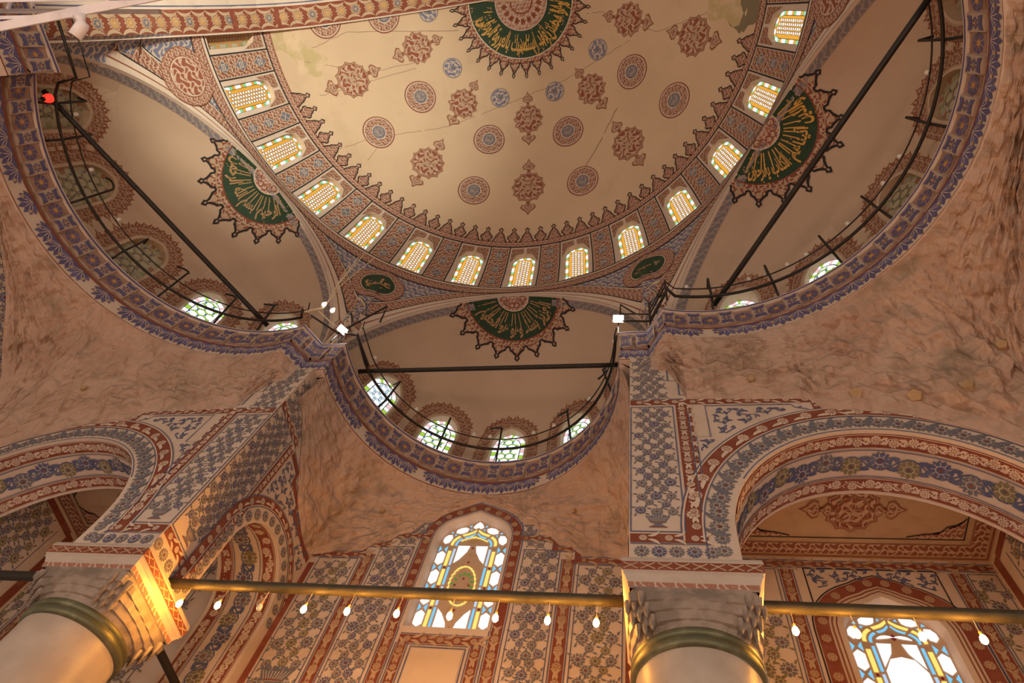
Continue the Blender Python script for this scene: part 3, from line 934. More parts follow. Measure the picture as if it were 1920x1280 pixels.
for k in range(46):                      # vowel strokes and long verticals between the words
    a = rd.uniform(.05, PI - .05); r = rd.uniform(1.25, 2.1); L = rd.uniform(.12, .40)
    b = rd.uniform(-.5, .5)
    art.line([(r * cos(a), -r * sin(a)), ((r + L * .5) * cos(a + b * .05), -(r + L * .5) * sin(a + b * .05)), ((r + L) * cos(a + b * .12), -(r + L) * sin(a + b * .12))], rd.uniform(.022, .05), 'gold_paint', 3)
for k in range(60):
    a = rd.uniform(0, PI); r = rd.uniform(1.22, 2.22)
    art.stamp([leafm(0, 0, rd.uniform(0, 6), .14, .04, 'gold_dull', 0, 1.2, 3)], r * cos(a), -r * sin(a), lvl=1.6)
mb.build('calligraphy_medallion', parent=semi, label='green and gold calligraphy medallion at the crown of the half dome')

# ---------------------------------------------------------------- ring of windows
WN = [0]
def window_name():
    WN[0] += 1
    return 'window_%d' % WN[0]
def make_ring_window(G, nm, k, lab):
    base = Vector(band(0, 0))
    root = empty(nm, base)
    fr = MB(base); art = Art(fr, band)
    hw = WHALF * 10
    out = window_outline(.50, .12, 1.86, 2.44)
    cell_face(art, (-hw, 0.0, hw, BAND_H), out, 'cream_paint', -0.6)
    for s in (-1, 1):   # carved spandrels above the arch
        pts = [(s * .60, BAND_H - .12), (s * .06, BAND_H - .12)]
        for i in range(7):
            t = i / 6
            a = PI / 2 * (1 - t)
            pts.append((s * (.60 * cos(a) if i else .05), 1.86 + .62 * sin(a) ** .85))
        pts = pts[:2] + pts[2:]
        art.poly(pts, 'arab_brown', 0)
    inner = reveal(fr, band, out, 0.13, 0.02, 'gypsum')
    fr.build('window_frame', parent=root)
    pn = MB(base)
    pane_ring(Art(pn, planar(band), 1.0, -0.125), inner, G)
    pn.build('glass_pane', parent=root)
    return root
def copy_tree(o, parent=None):
    c = o.copy(); COL.objects.link(c); c.parent = parent
    for ch in list(o.children): copy_tree(ch, c)
    return c
ringproto = make_ring_window(GLASS_LIT, window_name(), 0, '')
ring_off = PI / 2 - PHI0
base0 = Vector(band(0, 0))
def put_ring(o, k):
    R = Matrix.Rotation(-(k * DPHI + ring_off), 4, 'Z')
    o.location = R @ base0
    o.rotation_euler = (0, 0, -(k * DPHI + ring_off))
    return o
for k in range(-6, 8):
    if k == 0: w = ringproto
    else:
        w = copy_tree(ringproto); w.name = window_name()
    put_ring(w, k)
    n = k + 7
    tag(w, 'lit stained glass window of the half dome ring, number %d counted from the left' % n, None, 'stained glass windows of the half dome ring', 'structure')
w = make_ring_window(GLASS_DULL, window_name(), -7, '')
put_ring(w, -7)
tag(w, 'blocked unlit amber window of the half dome ring beside the great arch', None, None, 'structure')

# ---------------------------------------------------------------- great arch closing the half dome towards the main hall
gc = []
for x, z in [(0, 31.55), (1.1, 31.46), (2.2, 31.17), (3.1, 30.88), (4.0, 30.52), (4.9, 30.04), (5.7, 29.48), (6.5, 28.85), (7.2, 28.2), (7.8, 27.6), (8.3, 27.05), (8.75, 26.45), (9.15, 25.75), (9.55, 24.6), (9.9, 23.1), (10.2, 21.4), (10.45, 19.6), (10.62, 18.0), (10.7, 16.4)]: gc.append((x, z))
GC = [(-x, z) for x, z in gc[::-1]] + gc[1:]
GL = [0.0]
for (a, b), (c, d) in zip(GC, GC[1:]): GL.append(GL[-1] + math.hypot(c - a, d - b))
GX = list(zip(GL, [p[0] for p in GC])); GZ = list(zip(GL, [p[1] for p in GC]))
def yG(x): return -0.25 + 0.27 * min(1, abs(x) / 8.0)
def garch(s, d):              # s along the arch, d backwards over the soffit
    x = interp(s, GX)
    return (x, yG(x) - d, interp(s, GZ))
mb = MB()
art = Art(mb, garch, 1.0, 0.0)
ss = sorted(set(GL + lin(0, GL[-1], 120)))
mb.grid(garch, ss, [0, .9, 1.9, 3.2], 'cream_paint')
mb.grid(lambda s, d: (lambda p: (p[0] * (1 + .06 * d), p[1] + .0, p[2] + .25 * d))(garch(s, 0)), ss, [0, 1], 'cream_paint')
half = GL[-1] / 2
art = Art(mb, garch, 1.0 if (Vector(garch(half + .02, 0)) - Vector(garch(half, 0))).cross(Vector(garch(half, .02)) - Vector(garch(half, 0))).z < 0 else -1.0, .004)
bs = 0.0
art.rect(bs, 0.06, GL[-1], .82, 'red_paint', 0, .5)
art.rect(bs, 0.90, GL[-1], .94, 'blue_paint', 0, .5)
art.rect(bs, 1.25, GL[-1], 1.95, 'arab_blue', 0, .5)
art.rect(bs, 2.15, GL[-1], 2.8, 'arab_red_big', 0, .5)
s = .6; k = 0
while s < half + 4:
    art.stamp([('p', starp(0, 0, .74, 1.0, 12), 'tan_paint', 0), ringm(0, 0, .62, .68, 'red_paint', 1, 16), ('p', starp(0, 0, .42, .56, 8), 'ochre_paint' if k % 3 else 'blue_grey', 1), ('p', circ(0, 0, .22, 8), 'tan_paint', 2)], s, .45, 0, .25, lvl=1)
    for sg in (1, -1):
        art.stamp([leafm(0, 0, sg * .9, .60, .11, 'tan_paint', 0, -sg * 1.7, 7)], s + .20, .44 - sg * .34, 0, 1, lvl=1)
    s += .62; k += 1
mb.build('great_arch', smooth=False, label='wide arch with a red floral underside band across the top of the photo', kind='structure')

# ---------------------------------------------------------------- exedrae (three smaller half domes)
RG = math.radians(58)
class Ex:
    def __init__(s, e2, A, z0, B, o0, o1, s0, D):
        s.e2 = Vector((e2[0], e2[1], 0)); s.e1 = Vector((e2[1], -e2[0], 0))
        s.A, s.z0, s.B, s.o0, s.o1, s.s0, s.D = A, z0, B, o0, o1, s0, D
        s.hs = z0 - 16.4
        T = [(0.0, 0.0)]; u = 0
        for i in range(1, 361):
            p, q = PI * (i - 1) / 360, PI * i / 360
            u += math.hypot(A * (cos(q) - cos(p)), D * (sin(q) - sin(p)))
            T.append((u, q))
        s.UL = u
        s.T = T
        s.Ti = [(b, a) for a, b in T]
    def pt(s, psi, h):
        if h < s.hs: th, z = 0.0, 16.4 + h
        else:
            th = min((h - s.hs) / s.B, PI / 2); z = s.z0 + s.B * sin(th)
        c = cos(th)
        a = s.s0 + s.A * cos(psi) * c
        o = s.o0 + (s.o1 - s.o0) * sin(th) + s.D * sin(psi) * c
        p = s.e1 * a + s.e2 * o
        return (p.x, p.y, z)
    def wall(s, u, h):        # u along the base from left to right as seen from inside
        return s.pt(interp(s.UL - u, s.T), h)
    def u_of(s, psi): return s.UL - interp(psi, s.Ti)
    def plan(s, u, v):        # seen from below round the crown; v towards the hall
        c = min(1, math.sqrt((u / s.A) ** 2 + (v / s.D) ** 2))
        psi = math.atan2(-v / s.D, u / s.A)
        return s.pt(psi, s.hs + s.B * math.acos(c))
    def arch(s, t):
        p = s.e1 * (s.s0 + s.A * cos(t)) + s.e2 * (s.o0 + (s.o1 - s.o0) * sin(t))
        return Vector((p.x, p.y, s.z0 + s.B * sin(t)))
    def inplane(s, t, d):     # point d outside the arch curve, in the arch plane
        n = Vector((s.e1.x * cos(t) * s.B, s.e1.y * cos(t) * s.B, s.A * sin(t))).normalized()
        return s.arch(t) + n * d
EXC = Ex((0, 1), 4.82, 16.95, 5.14, 9.40, 9.96, 0.0, 4.45)
EXR = Ex((sin(RG), cos(RG)), 5.49, 16.86, 5.38, 9.44, 9.83, 0.30, 3.40)
EXL = Ex((-sin(RG), cos(RG)), 5.49, 16.86, 5.38, 9.44, 9.83, -0.30, 3.40)
H0, H1 = 0.15, 3.45
def build_exedra(E, wins, lab, text, tl):
    """wins: (psi in degrees, lit, style)"""
    hmax = E.hs + E.B * PI / 2
    mb = MB()
    cuts = []
    for psi, lit, st in wins:
        uc = E.u_of(math.radians(psi))
        cuts.append((uc - .95, uc + .95))
    cuts.sort()
    us = lin(0, E.UL, 64)
    mb.grid(E.wall, us, [-.3, H0], 'plaster_exedra')
    mb.grid(E.wall, us, lin(H1, hmax - .001, 22), 'plaster_exedra')
    u = 0.0
    for a, b in cuts + [(E.UL, E.UL)]:
        if a - u > .01: mb.grid(E.wall, lin(u, a, max(1, int((a - u) / .35))), lin(H0, H1, 7), 'plaster_exedra')
        u = b
    root = mb.build('exedra_vault', smooth=True, label=lab, kind='structure')
    # grey-blue painted border along the arch edge
    e = MB(); art = Art(e, lambda t, h: E.wall(t, h))
    hh = lin(0, hmax - .05, 60)
    for side in (0, 1):
        for (d0, d1, mt, lv) in ((0.0, .10, 'cream_paint', 1), (.12, .40, 'arab_grey', 1)):
            Aa, Bb = [], []
            for h in hh:
                th = max(0, (h - E.hs) / E.B); c = max(cos(min(th, 1.56)), .02)
                def pp(d):
                    dd = d / c * 1.0
                    q = min(E.D * .9, d)
                    # move d metres inwards from the arch plane
                    sn = min(.98, d / (E.D * c)) if E.D * c > d else .98
                    psi = math.asin(sn)
                    return E.pt(psi if side == 0 else PI - psi, h)
                Aa.append(pp(d0 + 1e-4)); Bb.append(pp(d1))
            n = len(Aa)
            # lift slightly towards the room
            cen = Vector(E.pt(PI / 2, 1.0)) * .3 + E.arch(PI / 2) * .4; cen.z = 17.5
            cen = E.e2 * (E.o0 + .8) + E.e1 * E.s0 + Vector((0, 0, 17.0))
            L = lambda P: [Vector(p) + (cen - Vector(p)).normalized() * .012 for p in P]
            Q = L(Aa) + L(Bb)
            uv = [(0, h) for h in hh] + [(d1 - d0, h) for h in hh]
            e.faces(Q, [(i, i + 1, n + i + 1, n + i) for i in range(n - 1)], mt, uv)
    e.build('painted_border', parent=root, label='grey-blue painted border along the arch edge')
    # half medallion at the crown
    m = MB(E.pt(PI / 2, hmax - .01)); art = Art(m, E.plan, 1.0, .006)
    k = 1.0 if E is EXC else .95
    annulus(art, 1.66 * k, 1.90 * k, 'arab_red', 1, .03, PI - .03, 48, 2)
    medallion_teeth(art, 1.84 * k, 2.36 * k, 9, .02, PI - .02, 'arab_red', 'black_line', .065)
    annulus(art, 1.66 * k, 1.70 * k, 'red_paint', 2, .03, PI - .03, 48, 1); annulus(art, 1.84 * k, 1.87 * k, 'tan_paint', 2, .03, PI - .03, 48, 1)
    annulus(art, .56 * k, 1.66 * k, 'green_ground', 1, .03, PI - .03, 48, 6)
    annulus(art, .03, .58 * k, 'arab_rosette', 2, .05, PI - .05, 36, 3); annulus(art, .55 * k, .59 * k, 'pale_line', 3, .03, PI - .03, 40, 1)
    for j in range(6):
        a = PI * (j + .5) / 6
        art.stamp([ringm(0, 0, .09, .12, 'red_paint', 0, 8)], .36 * cos(a), -.36 * sin(a), lvl=3)
    gm = 'gold_paint' if tl else 'gold_dull'
    rd = random.Random(len(lab) + tl)
    n = 17
    for j in range(n):                  # the long upright strokes fan out from the centre
        a = lerp(.16, PI - .16, (j + rd.uniform(.2, .8)) / n)
        r1 = rd.uniform(1.05, 1.32)
        art.line([(r * cos(a + (r - .66) * .04), -r * sin(a + (r - .66) * .04)) for r in lin(.66, r1, 4)], .035, gm, 3)
    for w, (txt, c, sp) in enumerate(text):
        ring_text(art, txt, c, sp, 1.60 * k, .98 * k, gm, 4, .03)
    for j in range(26):
        a = rd.uniform(.08, PI - .08); r = rd.uniform(.75, 1.6)
        art.stamp([('p', circ(0, 0, .024, 4), gm, 0)], r * cos(a), -r * sin(a), lvl=3)
    m.build('calligraphy_medallion', parent=root, label='green half medallion with gold script and black scalloped edge')
    # windows of the exedra, standing on the cornice ledge
    for psi, lit, st in wins:
        uc = E.u_of(math.radians(psi))
        fn = lambda a, b, uc=uc: E.wall(uc + a, b)
        base = Vector(fn(0, H0))
        w = empty(window_name(), base)
        side = 'left' if E is EXL else 'right' if E is EXR else 'middle'
        nth = 1 + sum(1 for q in wins if q[0] > psi)
        tag(w, '%s arched window on the cornice of the %s exedra, number %d from the left' % ('lit stained glass' if lit else 'unlit patterned', side, nth), None, 'windows of the %s exedra' % side, 'structure')
        fr = MB(base); art = Art(fr, fn)
        up = .55 if (E is EXR and psi == 147) or (E is EXL and psi == 33) else 0.0
        out = window_outline(.60, .30 + up, 1.78 + up, 2.58 + up, point=.06)
        cell_face(art, (-.95, H0, .95, H1), out, 'plaster_exedra', -.66)
        inner = reveal(fr, fn, out, .14, .02, 'gypsum')
        b1 = offset_poly(out, .10); b2 = offset_poly(out, .46)
        def run(P): return [p for p in P[2:]]
        b1r, b2r = run(b1), run(b2)
        art.strip(b1r, b2r, 'arab_brown', 0)
        art.line(b1r, .03, 'tan_paint', 1); art.line(b2r, .035, 'brown_line', 1); art.line(run(offset_poly(out, .36)), .02, 'tan_paint', 1)
        # leaf points all round
        acc = 0; last = b2r[0]
        for i in range(1, len(b2r)):
            L = math.hypot(b2r[i][0] - last[0], b2r[i][1] - last[1])
            if L > .17 or i == len(b2r) - 1:
                mx, my = (b2r[i][0] + last[0]) / 2, (b2r[i][1] + last[1]) / 2
                a = math.atan2(b2r[i][1] - last[1], b2r[i][0] - last[0]) - PI
                h = max(.20, L * .75)
                art.stamp([('p', [(-.09, 0), (-.12, .08), (-.04, .13), (0, h), (.04, .13), (.12, .08), (.09, 0)], 'brown_line', 0), ('p', [(-.05, 0), (0, h * .6), (.05, 0)], 'tan_paint', 1)], mx, my, a, 1, lvl=0)
                last = b2r[i]
        fr.build('window_frame', parent=w, label='brown leaf border painted round the window')
        pn = MB(base)
        pane_exedra(Art(pn, planar(fn), 1.0, -.135), inner, GLASS_LIT if lit else GLASS_DULL, st)
        pn.build('glass_pane', parent=w)
    return root
A_ = '\u0627'
T_R = [('\u0627\u0644\u0643\u062A\u0627\u0628 \u064A\u0641\u0631\u062D\u0648\u0646', 2.35, 1.0), ('\u0622\u062A\u064A\u0646\u0627\u0647\u0645', 1.35, .8), ('\u0648\u0627\u0644\u0630\u064A\u0646', .6, .6)]
T_C = [('\u0647\u0648 \u0627\u0644\u062D\u0643\u064A\u0645', 2.3, 1.0), ('\u064A\u0634\u0627\u0621 \u0648\u0647\u0648', 1.3, .85), ('\u0627\u0644\u0639\u0632\u064A\u0632', .5, .6)]
T_L = [('\u0627\u0644\u0631\u062D\u0645\u0646', 2.5, .75), ('\u0628\u0633\u0645 \u0627\u0644\u0644\u0647', 1.6, .8), ('\u0627\u0644\u0631\u062D\u064A\u0645', .75, .7)]
build_exedra(EXC, [(150, 1, 't'), (120, 1, 'g'), (90, 1, 'g'), (60, 1, 'g'), (30, 1, 'g')], 'middle smaller half dome over the arched window, with four lit windows', T_C, 0)
build_exedra(EXR, [(147, 1, 'g'), (115, 1, 'g'), (86, 0, 'g'), (58, 0, 'g'), (29, 0, 'g')], 'right smaller half dome crossed by a long dark rod', T_R, 1)
build_exedra(EXL, [(151, 0, 'g'), (122, 0, 'g'), (93, 0, 'g'), (65, 1, 'g'), (33, 1, 'g')], 'left smaller half dome with three unlit windows and two lit ones', T_L, 0)

# ---------------------------------------------------------------- pendentives between the arches and the ring
def pendentive(bottom, lab, medal, arches, text, k1):
    n = len(bottom)
    rows = lin(0, 1, 12)
    ring = []
    for p in bottom:
        ph = math.atan2(p[1], p[0])
        ring.append(Vector((10 * cos(ph), 10 * sin(ph), 23.07)))
    def S(i, w): return Vector(bottom[i]).lerp(ring[i], w)
    mb = MB()
    P = [S(i, w) for w in rows for i in range(n)]
    U = [(math.atan2(p.y, p.x) * 10, p.z) for p in P]
    mb.faces(P, [(j * n + i, j * n + i + 1, (j + 1) * n + i + 1, (j + 1) * n + i) for j in range(12) for i in range(n - 1)], 'arab_blue', U)
    bv = mb.bvh()
    root = mb.build('pendentive', label=lab, kind='structure')
    def drape(p, d, lift):
        d = Vector(d).normalized()
        h = bv.ray_cast(Vector(p) - d * 4, d)
        if h[0] is None or (h[0] - Vector(p)).length > 2.2:
            h = bv.find_nearest(Vector(p))
        nrm = h[1]
        if nrm.dot(d) > 0: nrm = -nrm
        return h[0] + nrm * lift
    dd = MB()
    for E, t0, t1 in arches:
        ts = lin(t0, t1, 44)
        for a, b, mt, lv in ((0, .16, 'cream_paint', 1), (.16, .20, 'brown_line', 1), (.20, .36, 'cream_paint', 1), (.36, .40, 'black_line', 1), (.40, .76, 'arab_red_fine', 1), (.76, .80, 'pale_line', 2), (.80, .83, 'black_line', 2)):
            A = [drape(E.inplane(t, a), E.e2, .008 * lv) for t in ts]
            B = [drape(E.inplane(t, b), E.e2, .008 * lv) for t in ts]
            n2 = len(A)
            dd.faces(A + B, [(i, i + 1, n2 + i + 1, n2 + i) for i in range(n2 - 1)], mt, [(0, t * 5) for t in ts] + [(b - a, t * 5) for t in ts])
    # band under the ring
    for w0, w1, mt, lv in ((.965, 1.0, 'cream_paint', 2), (.955, .965, 'brown_line', 3), (.86, .955, 'arab_red_fine', 2), (.85, .86, 'black_line', 3)):
        pa, pb = [], []
        for i in range(n):
            ln = (ring[i] - Vector(bottom[i])).length
            f = lambda w: max(0, 1 - (1 - w) * 4.2 / max(ln, .3))
            cdir = Vector((-ring[i].x, -ring[i].y, 0)).normalized() * .008 * lv
            pa.append(S(i, f(w0)) + cdir); pb.append(S(i, f(w1)) + cdir)
        dd.faces(pa + pb, [(i, i + 1, n + i + 1, n + i) for i in range(n - 1)], mt, [(U[i][0], 0) for i in range(n)] + [(U[i][0], (w1 - w0) * 4) for i in range(n)])
    dd.build('painted_border', parent=root, label='red patterned bands edging the arches')
    # medallion
    ph, z, r0 = medal
    d = Vector((cos(ph), sin(ph), 0.25)).normalized()
    c = Vector((9.0 * cos(ph), 9.0 * sin(ph), z))
    e1 = Vector((sin(ph), -cos(ph), 0)); e2 = e1.cross(d); e2 = -e2 if e2.z < 0 else e2
    m = MB(drape(c, d, 0))
    fn = lambda u, v: drape(c + e1 * u + e2 * v, d, 0.0)
    def disc(r, mt, lv, n=36, rin=0):
        rings = [rin] + [r] if rin else [.001, r * .5, r]
        for ra, rb in zip(rings, rings[1:]):
            A = [drape(c + e1 * (ra * cos(2 * PI * i / n)) + e2 * (ra * sin(2 * PI * i / n)), d, lv) for i in range(n + 1)]
            B = [drape(c + e1 * (rb * cos(2 * PI * i / n)) + e2 * (rb * sin(2 * PI * i / n)), d, lv) for i in range(n + 1)]
            uv = [(ra * cos(2 * PI * i / n), ra * sin(2 * PI * i / n)) for i in range(n + 1)] + [(rb * cos(2 * PI * i / n), rb * sin(2 * PI * i / n)) for i in range(n + 1)]
            m.faces(A + B, [(i, i + 1, n + 1 + i + 1, n + 1 + i) for i in range(n)], mt, uv)
    disc(r0, 'brown_line', .034); disc(r0 * .97, 'arab_red_fine', .040); disc(r0 * .70, 'brown_line', .048); disc(r0 * .665, 'cream_paint', .054); disc(r0 * .63, 'green_ground' if k1 else 'arab_red_big', .060)
    if k1:
        V, F, asp = letters(text, .03)
        W = r0 * .95; H = W / asp
        if H > r0 * .85: H = r0 * .85; W = H * asp
        m.faces([drape(c + e1 * ((x - .5) * W) + e2 * ((y - .5) * H), d, .07) for x, y in V], F, 'gold_dull')
    m.build('calligraphy_medallion' if k1 else 'painted_roundel', parent=root, label='round green name medallion' if k1 else 'round red ornament medallion')
    return root
def bot(E1, ts1, mid, E2, ts2): return [E1.arch(t) for t in ts1] + mid + [E2.arch(t) for t in ts2]
b = bot(EXC, lin(PI / 2, 0, 24), [Vector((4.82, 9.40, 16.35)), Vector((5.25, 9.40, 16.35))], EXR, lin(PI, PI / 2, 24))
pendentive(b, 'triangular painted pendentive between the middle and right arches', (math.radians(61.3), 21.15, .98), [(EXC, 0.0, PI * .5), (EXR, PI * .5, PI)], '\u062D\u0633\u064A\u0646', True)
b = bot(EXL, lin(PI / 2, 0, 24), [Vector((-5.25, 9.40, 16.35)), Vector((-4.82, 9.40, 16.35))], EXC, lin(PI, PI / 2, 24))
pendentive(b, 'triangular painted pendentive between the left and middle arches', (math.radians(118.4), 21.15, .98), [(EXC, PI * .5, PI), (EXL, 0.0, PI * .5)], '\u0639\u0644\u064A', True)
b = [EXR.arch(t) for t in lin(PI / 2, 0, 30)] + [EXR.arch(0) - Vector((0, 0, .5)), Vector((10.7, -.1, 16.3))]
pendentive(b, 'painted pendentive at the right end of the half dome', (math.radians(7), 21.5, .98), [(EXR, PI * .14, PI * .5)], '', False)
b = [Vector((-10.7, -.1, 16.3)), EXL.arch(PI) - Vector((0, 0, .5))] + [EXL.arch(t) for t in lin(PI, PI / 2, 30)]
pendentive(b, 'painted pendentive beside the great arch, left of the half dome', (math.radians(173), 21.5, .98), [(EXL, PI * .5, PI * .86)], '', False)

# ---------------------------------------------------------------- cornice running round the three exedrae
rt = [(4 * cos(a), 9.245 + 4 * sin(a)) for a in [PI / 2 * (1 - i / 14) for i in range(15)]]
rt += [(4.0, 8.967), (4.75, 8.967), (5.163, 8.307)]
rt += [(6.31 + 5.2 * cos(a), 3.25 + 5.2 * sin(a)) for a in [math.radians(lerp(100.0, -28.8, i / 30)) for i in range(31)]]
rt += [(10.12, .775), (10.12, -.35), (10.12, -4.0)]
PATH = [(-x, y) for x, y in rt[::-1]] + rt[1:]
PS = [0.0]
for p, q in zip(PATH, PATH[1:]): PS.append(PS[-1] + math.hypot(q[0] - p[0], q[1] - p[1]))
MIT = []
for i in range(len(PATH)):
    def nr(j):
        j = max(0, min(len(PATH) - 2, j))
        dx, dy = PATH[j + 1][0] - PATH[j][0], PATH[j + 1][1] - PATH[j][1]
        L = math.hypot(dx, dy)
        return (-dy / L, dx / L)
    a, b = nr(i - 1), nr(i)
    m = (a[0] + b[0], a[1] + b[1]); L = math.hypot(*m) or 1
    m = (m[0] / L, m[1] / L)
    k = min(1 / max(.35, m[0] * b[0] + m[1] * b[1]), 2)
    MIT.append((m[0] * k, m[1] * k))
def path_pt(s, d, z):
    s = max(0, min(PS[-1] - 1e-6, s))
    import bisect
    i = min(max(bisect.bisect_right(PS, s) - 1, 0), len(PATH) - 2)
    t = (s - PS[i]) / (PS[i + 1] - PS[i])
    x = lerp(PATH[i][0], PATH[i + 1][0], t) + d * lerp(MIT[i][0], MIT[i + 1][0], t)
    y = lerp(PATH[i][1], PATH[i + 1][1], t) + d * lerp(MIT[i][1], MIT[i + 1][1], t)
    return (x, y, z)
SS = sorted(set(PS + [PS[-1] * i / 300 for i in range(301)]))
DZ = [(14.80, .03), (15.36, .05), (15.44, .11), (15.50, .13), (16.22, .06), (16.30, 0.0), (16.42, 0.0)]
def cface(s, z): return path_pt(s, interp(z, DZ), z)
mb = MB()
prof = [(1.35, 16.42, 'cream_paint'), (0, 16.42, 'cream_paint'), (0, 16.30, 'violet_blue'), (.06, 16.26, 'brown_block'), (.13, 15.50, 'red_paint'), (.05, 15.44, 'red_paint'), (.05, 15.36, 'cream_paint'), (.03, 14.84, 'red_paint'), (.03, 14.80, 'cream_paint'), (.4, 14.80, None)]
for (d0, z0, mt), (d1, z1, _) in zip(prof, prof[1:]):
    A = [path_pt(s, d0, z0) for s in SS]; Bq = [path_pt(s, d1, z1) for s in SS]
    if mt == 'violet_blue':
        mt = 'cream_paint'
    n = len(SS)
    mb.faces(A + Bq, [(i, i + 1, n + i + 1, n + i) for i in range(n - 1)], mt, [(s, z0) for s in SS] + [(s, z1) for s in SS])
    if z0 == 16.42 and d0 == 0:
        A = [path_pt(s, -.004, 16.375) for s in SS]; Bq = [path_pt(s, -.004, 16.305) for s in SS]
        mb.faces(A + Bq, [(i, i + 1, n + i + 1, n + i) for i in range(n - 1)], 'violet_blue')
art = Art(mb, cface, 1.0, .006)
SEG = []
corners = [PS[0]] + [PS[i] for i in range(1, len(PATH) - 1) if abs(MIT[i][0] * nr(i)[0] + MIT[i][1] * nr(i)[1]) and (lambda a, b: a[0] * b[0] + a[1] * b[1])(((PATH[i][0] - PATH[i - 1][0]) / (PS[i] - PS[i - 1]), (PATH[i][1] - PATH[i - 1][1]) / (PS[i] - PS[i - 1])), ((PATH[i + 1][0] - PATH[i][0]) / (PS[i + 1] - PS[i]), (PATH[i + 1][1] - PATH[i][1]) / (PS[i + 1] - PS[i]))) < .93] + [PS[-1]]
# merge the tiny piece where the middle arc meets its pier
cc = []
for c in corners:
    if not cc or c - cc[-1] > .35: cc.append(c)
corners = cc
BR = []
for a, b in zip(corners, corners[1:]):
    L = b - a
    n = max(1, round(L / .80))
    for i in range(n):
        s0 = a + L * i / n; w = L / n
        c = s0 + w * .5
        art.rect(s0 + w * .20, 15.56, s0 + w * .80, 16.20, 'bracket_paint', 0, .2)
        art.rect(s0 + w * .26, 15.62, s0 + w * .74, 16.17, 'brown_block', 1, .2)
        art.stamp(ROS, c, 15.90, 0, .205, lvl=3)
        if i > 0: BR.append(s0)
        else: BR.append(s0 + .14)
        if i == n - 1: BR.append(s0 + w - .14)
    m = max(1, round(L / .43))
    for i in range(m):
        c = a + L * (i + .5) / m
        rdm = random.Random(i * 7 + int(a * 13))
        if rdm.random() < .06: continue
        art.stamp(PALM, c, 15.34, PI, .50, sx=.50, lvl=1)
    for i in range(m * 1):
        c = a + L * i / m
        art.stamp([('p', circ(0, 0, .05, 6), 'tan_paint', 0)], c, 15.10, 0, 1, lvl=3)
art.rect(0, 15.335, PS[-1], 15.375, 'brown_line', 1, .25)
cor = mb.build('cornice', label='blue and red painted cornice band winding round the three exedrae', kind='structure')
nb = 0
for s in BR:
    base = Vector(cface(s, 15.5))
    if s < corners[1] - 2.2 or s > corners[-2] + 2.2: continue
    k = MB(base)
    w = .15
    F = lambda u, z, d: Vector(path_pt(s + u, interp(z, DZ) - d, z))
    w = .17
    T = [F(-w * 1.1, 16.27, .0), F(w * 1.1, 16.27, .0), F(-w, 15.54, .10), F(w, 15.54, .10)]
    Bk = [F(-w * 1.15, 16.27, -.05), F(w * 1.15, 16.27, -.05), F(-w, 15.54, -.02), F(w, 15.54, -.02)]
    k.faces(T + Bk, [(0, 1, 3, 2), (0, 2, 6, 4), (1, 5, 7, 3), (2, 3, 7, 6)], 'bracket_paint')
    fb = lambda u, z: (T[0] + T[1]).lerp(T[2] + T[3], (16.27 - z) / .73) * .5 + (T[1] - T[0]) * (u / (2 * w * 1.1))
    a2 = Art(k, fb, 1.0, .004)
    a2.stamp(rosette('violet_blue', 'ochre_paint', 6), 0, 15.905, 0, .115, lvl=2)
    for sg in (1, -1):
        a2.poly([(-.13, 15.905 + sg * .145), (.13, 15.905 + sg * .145), (.15, 15.905 + sg * .33), (.05, 15.905 + sg * .27), (-.05, 15.905 + sg * .27), (-.15, 15.905 + sg * .33)], 'violet_blue', 2)
    k.build('bracket', parent=cor)
    nb += 1

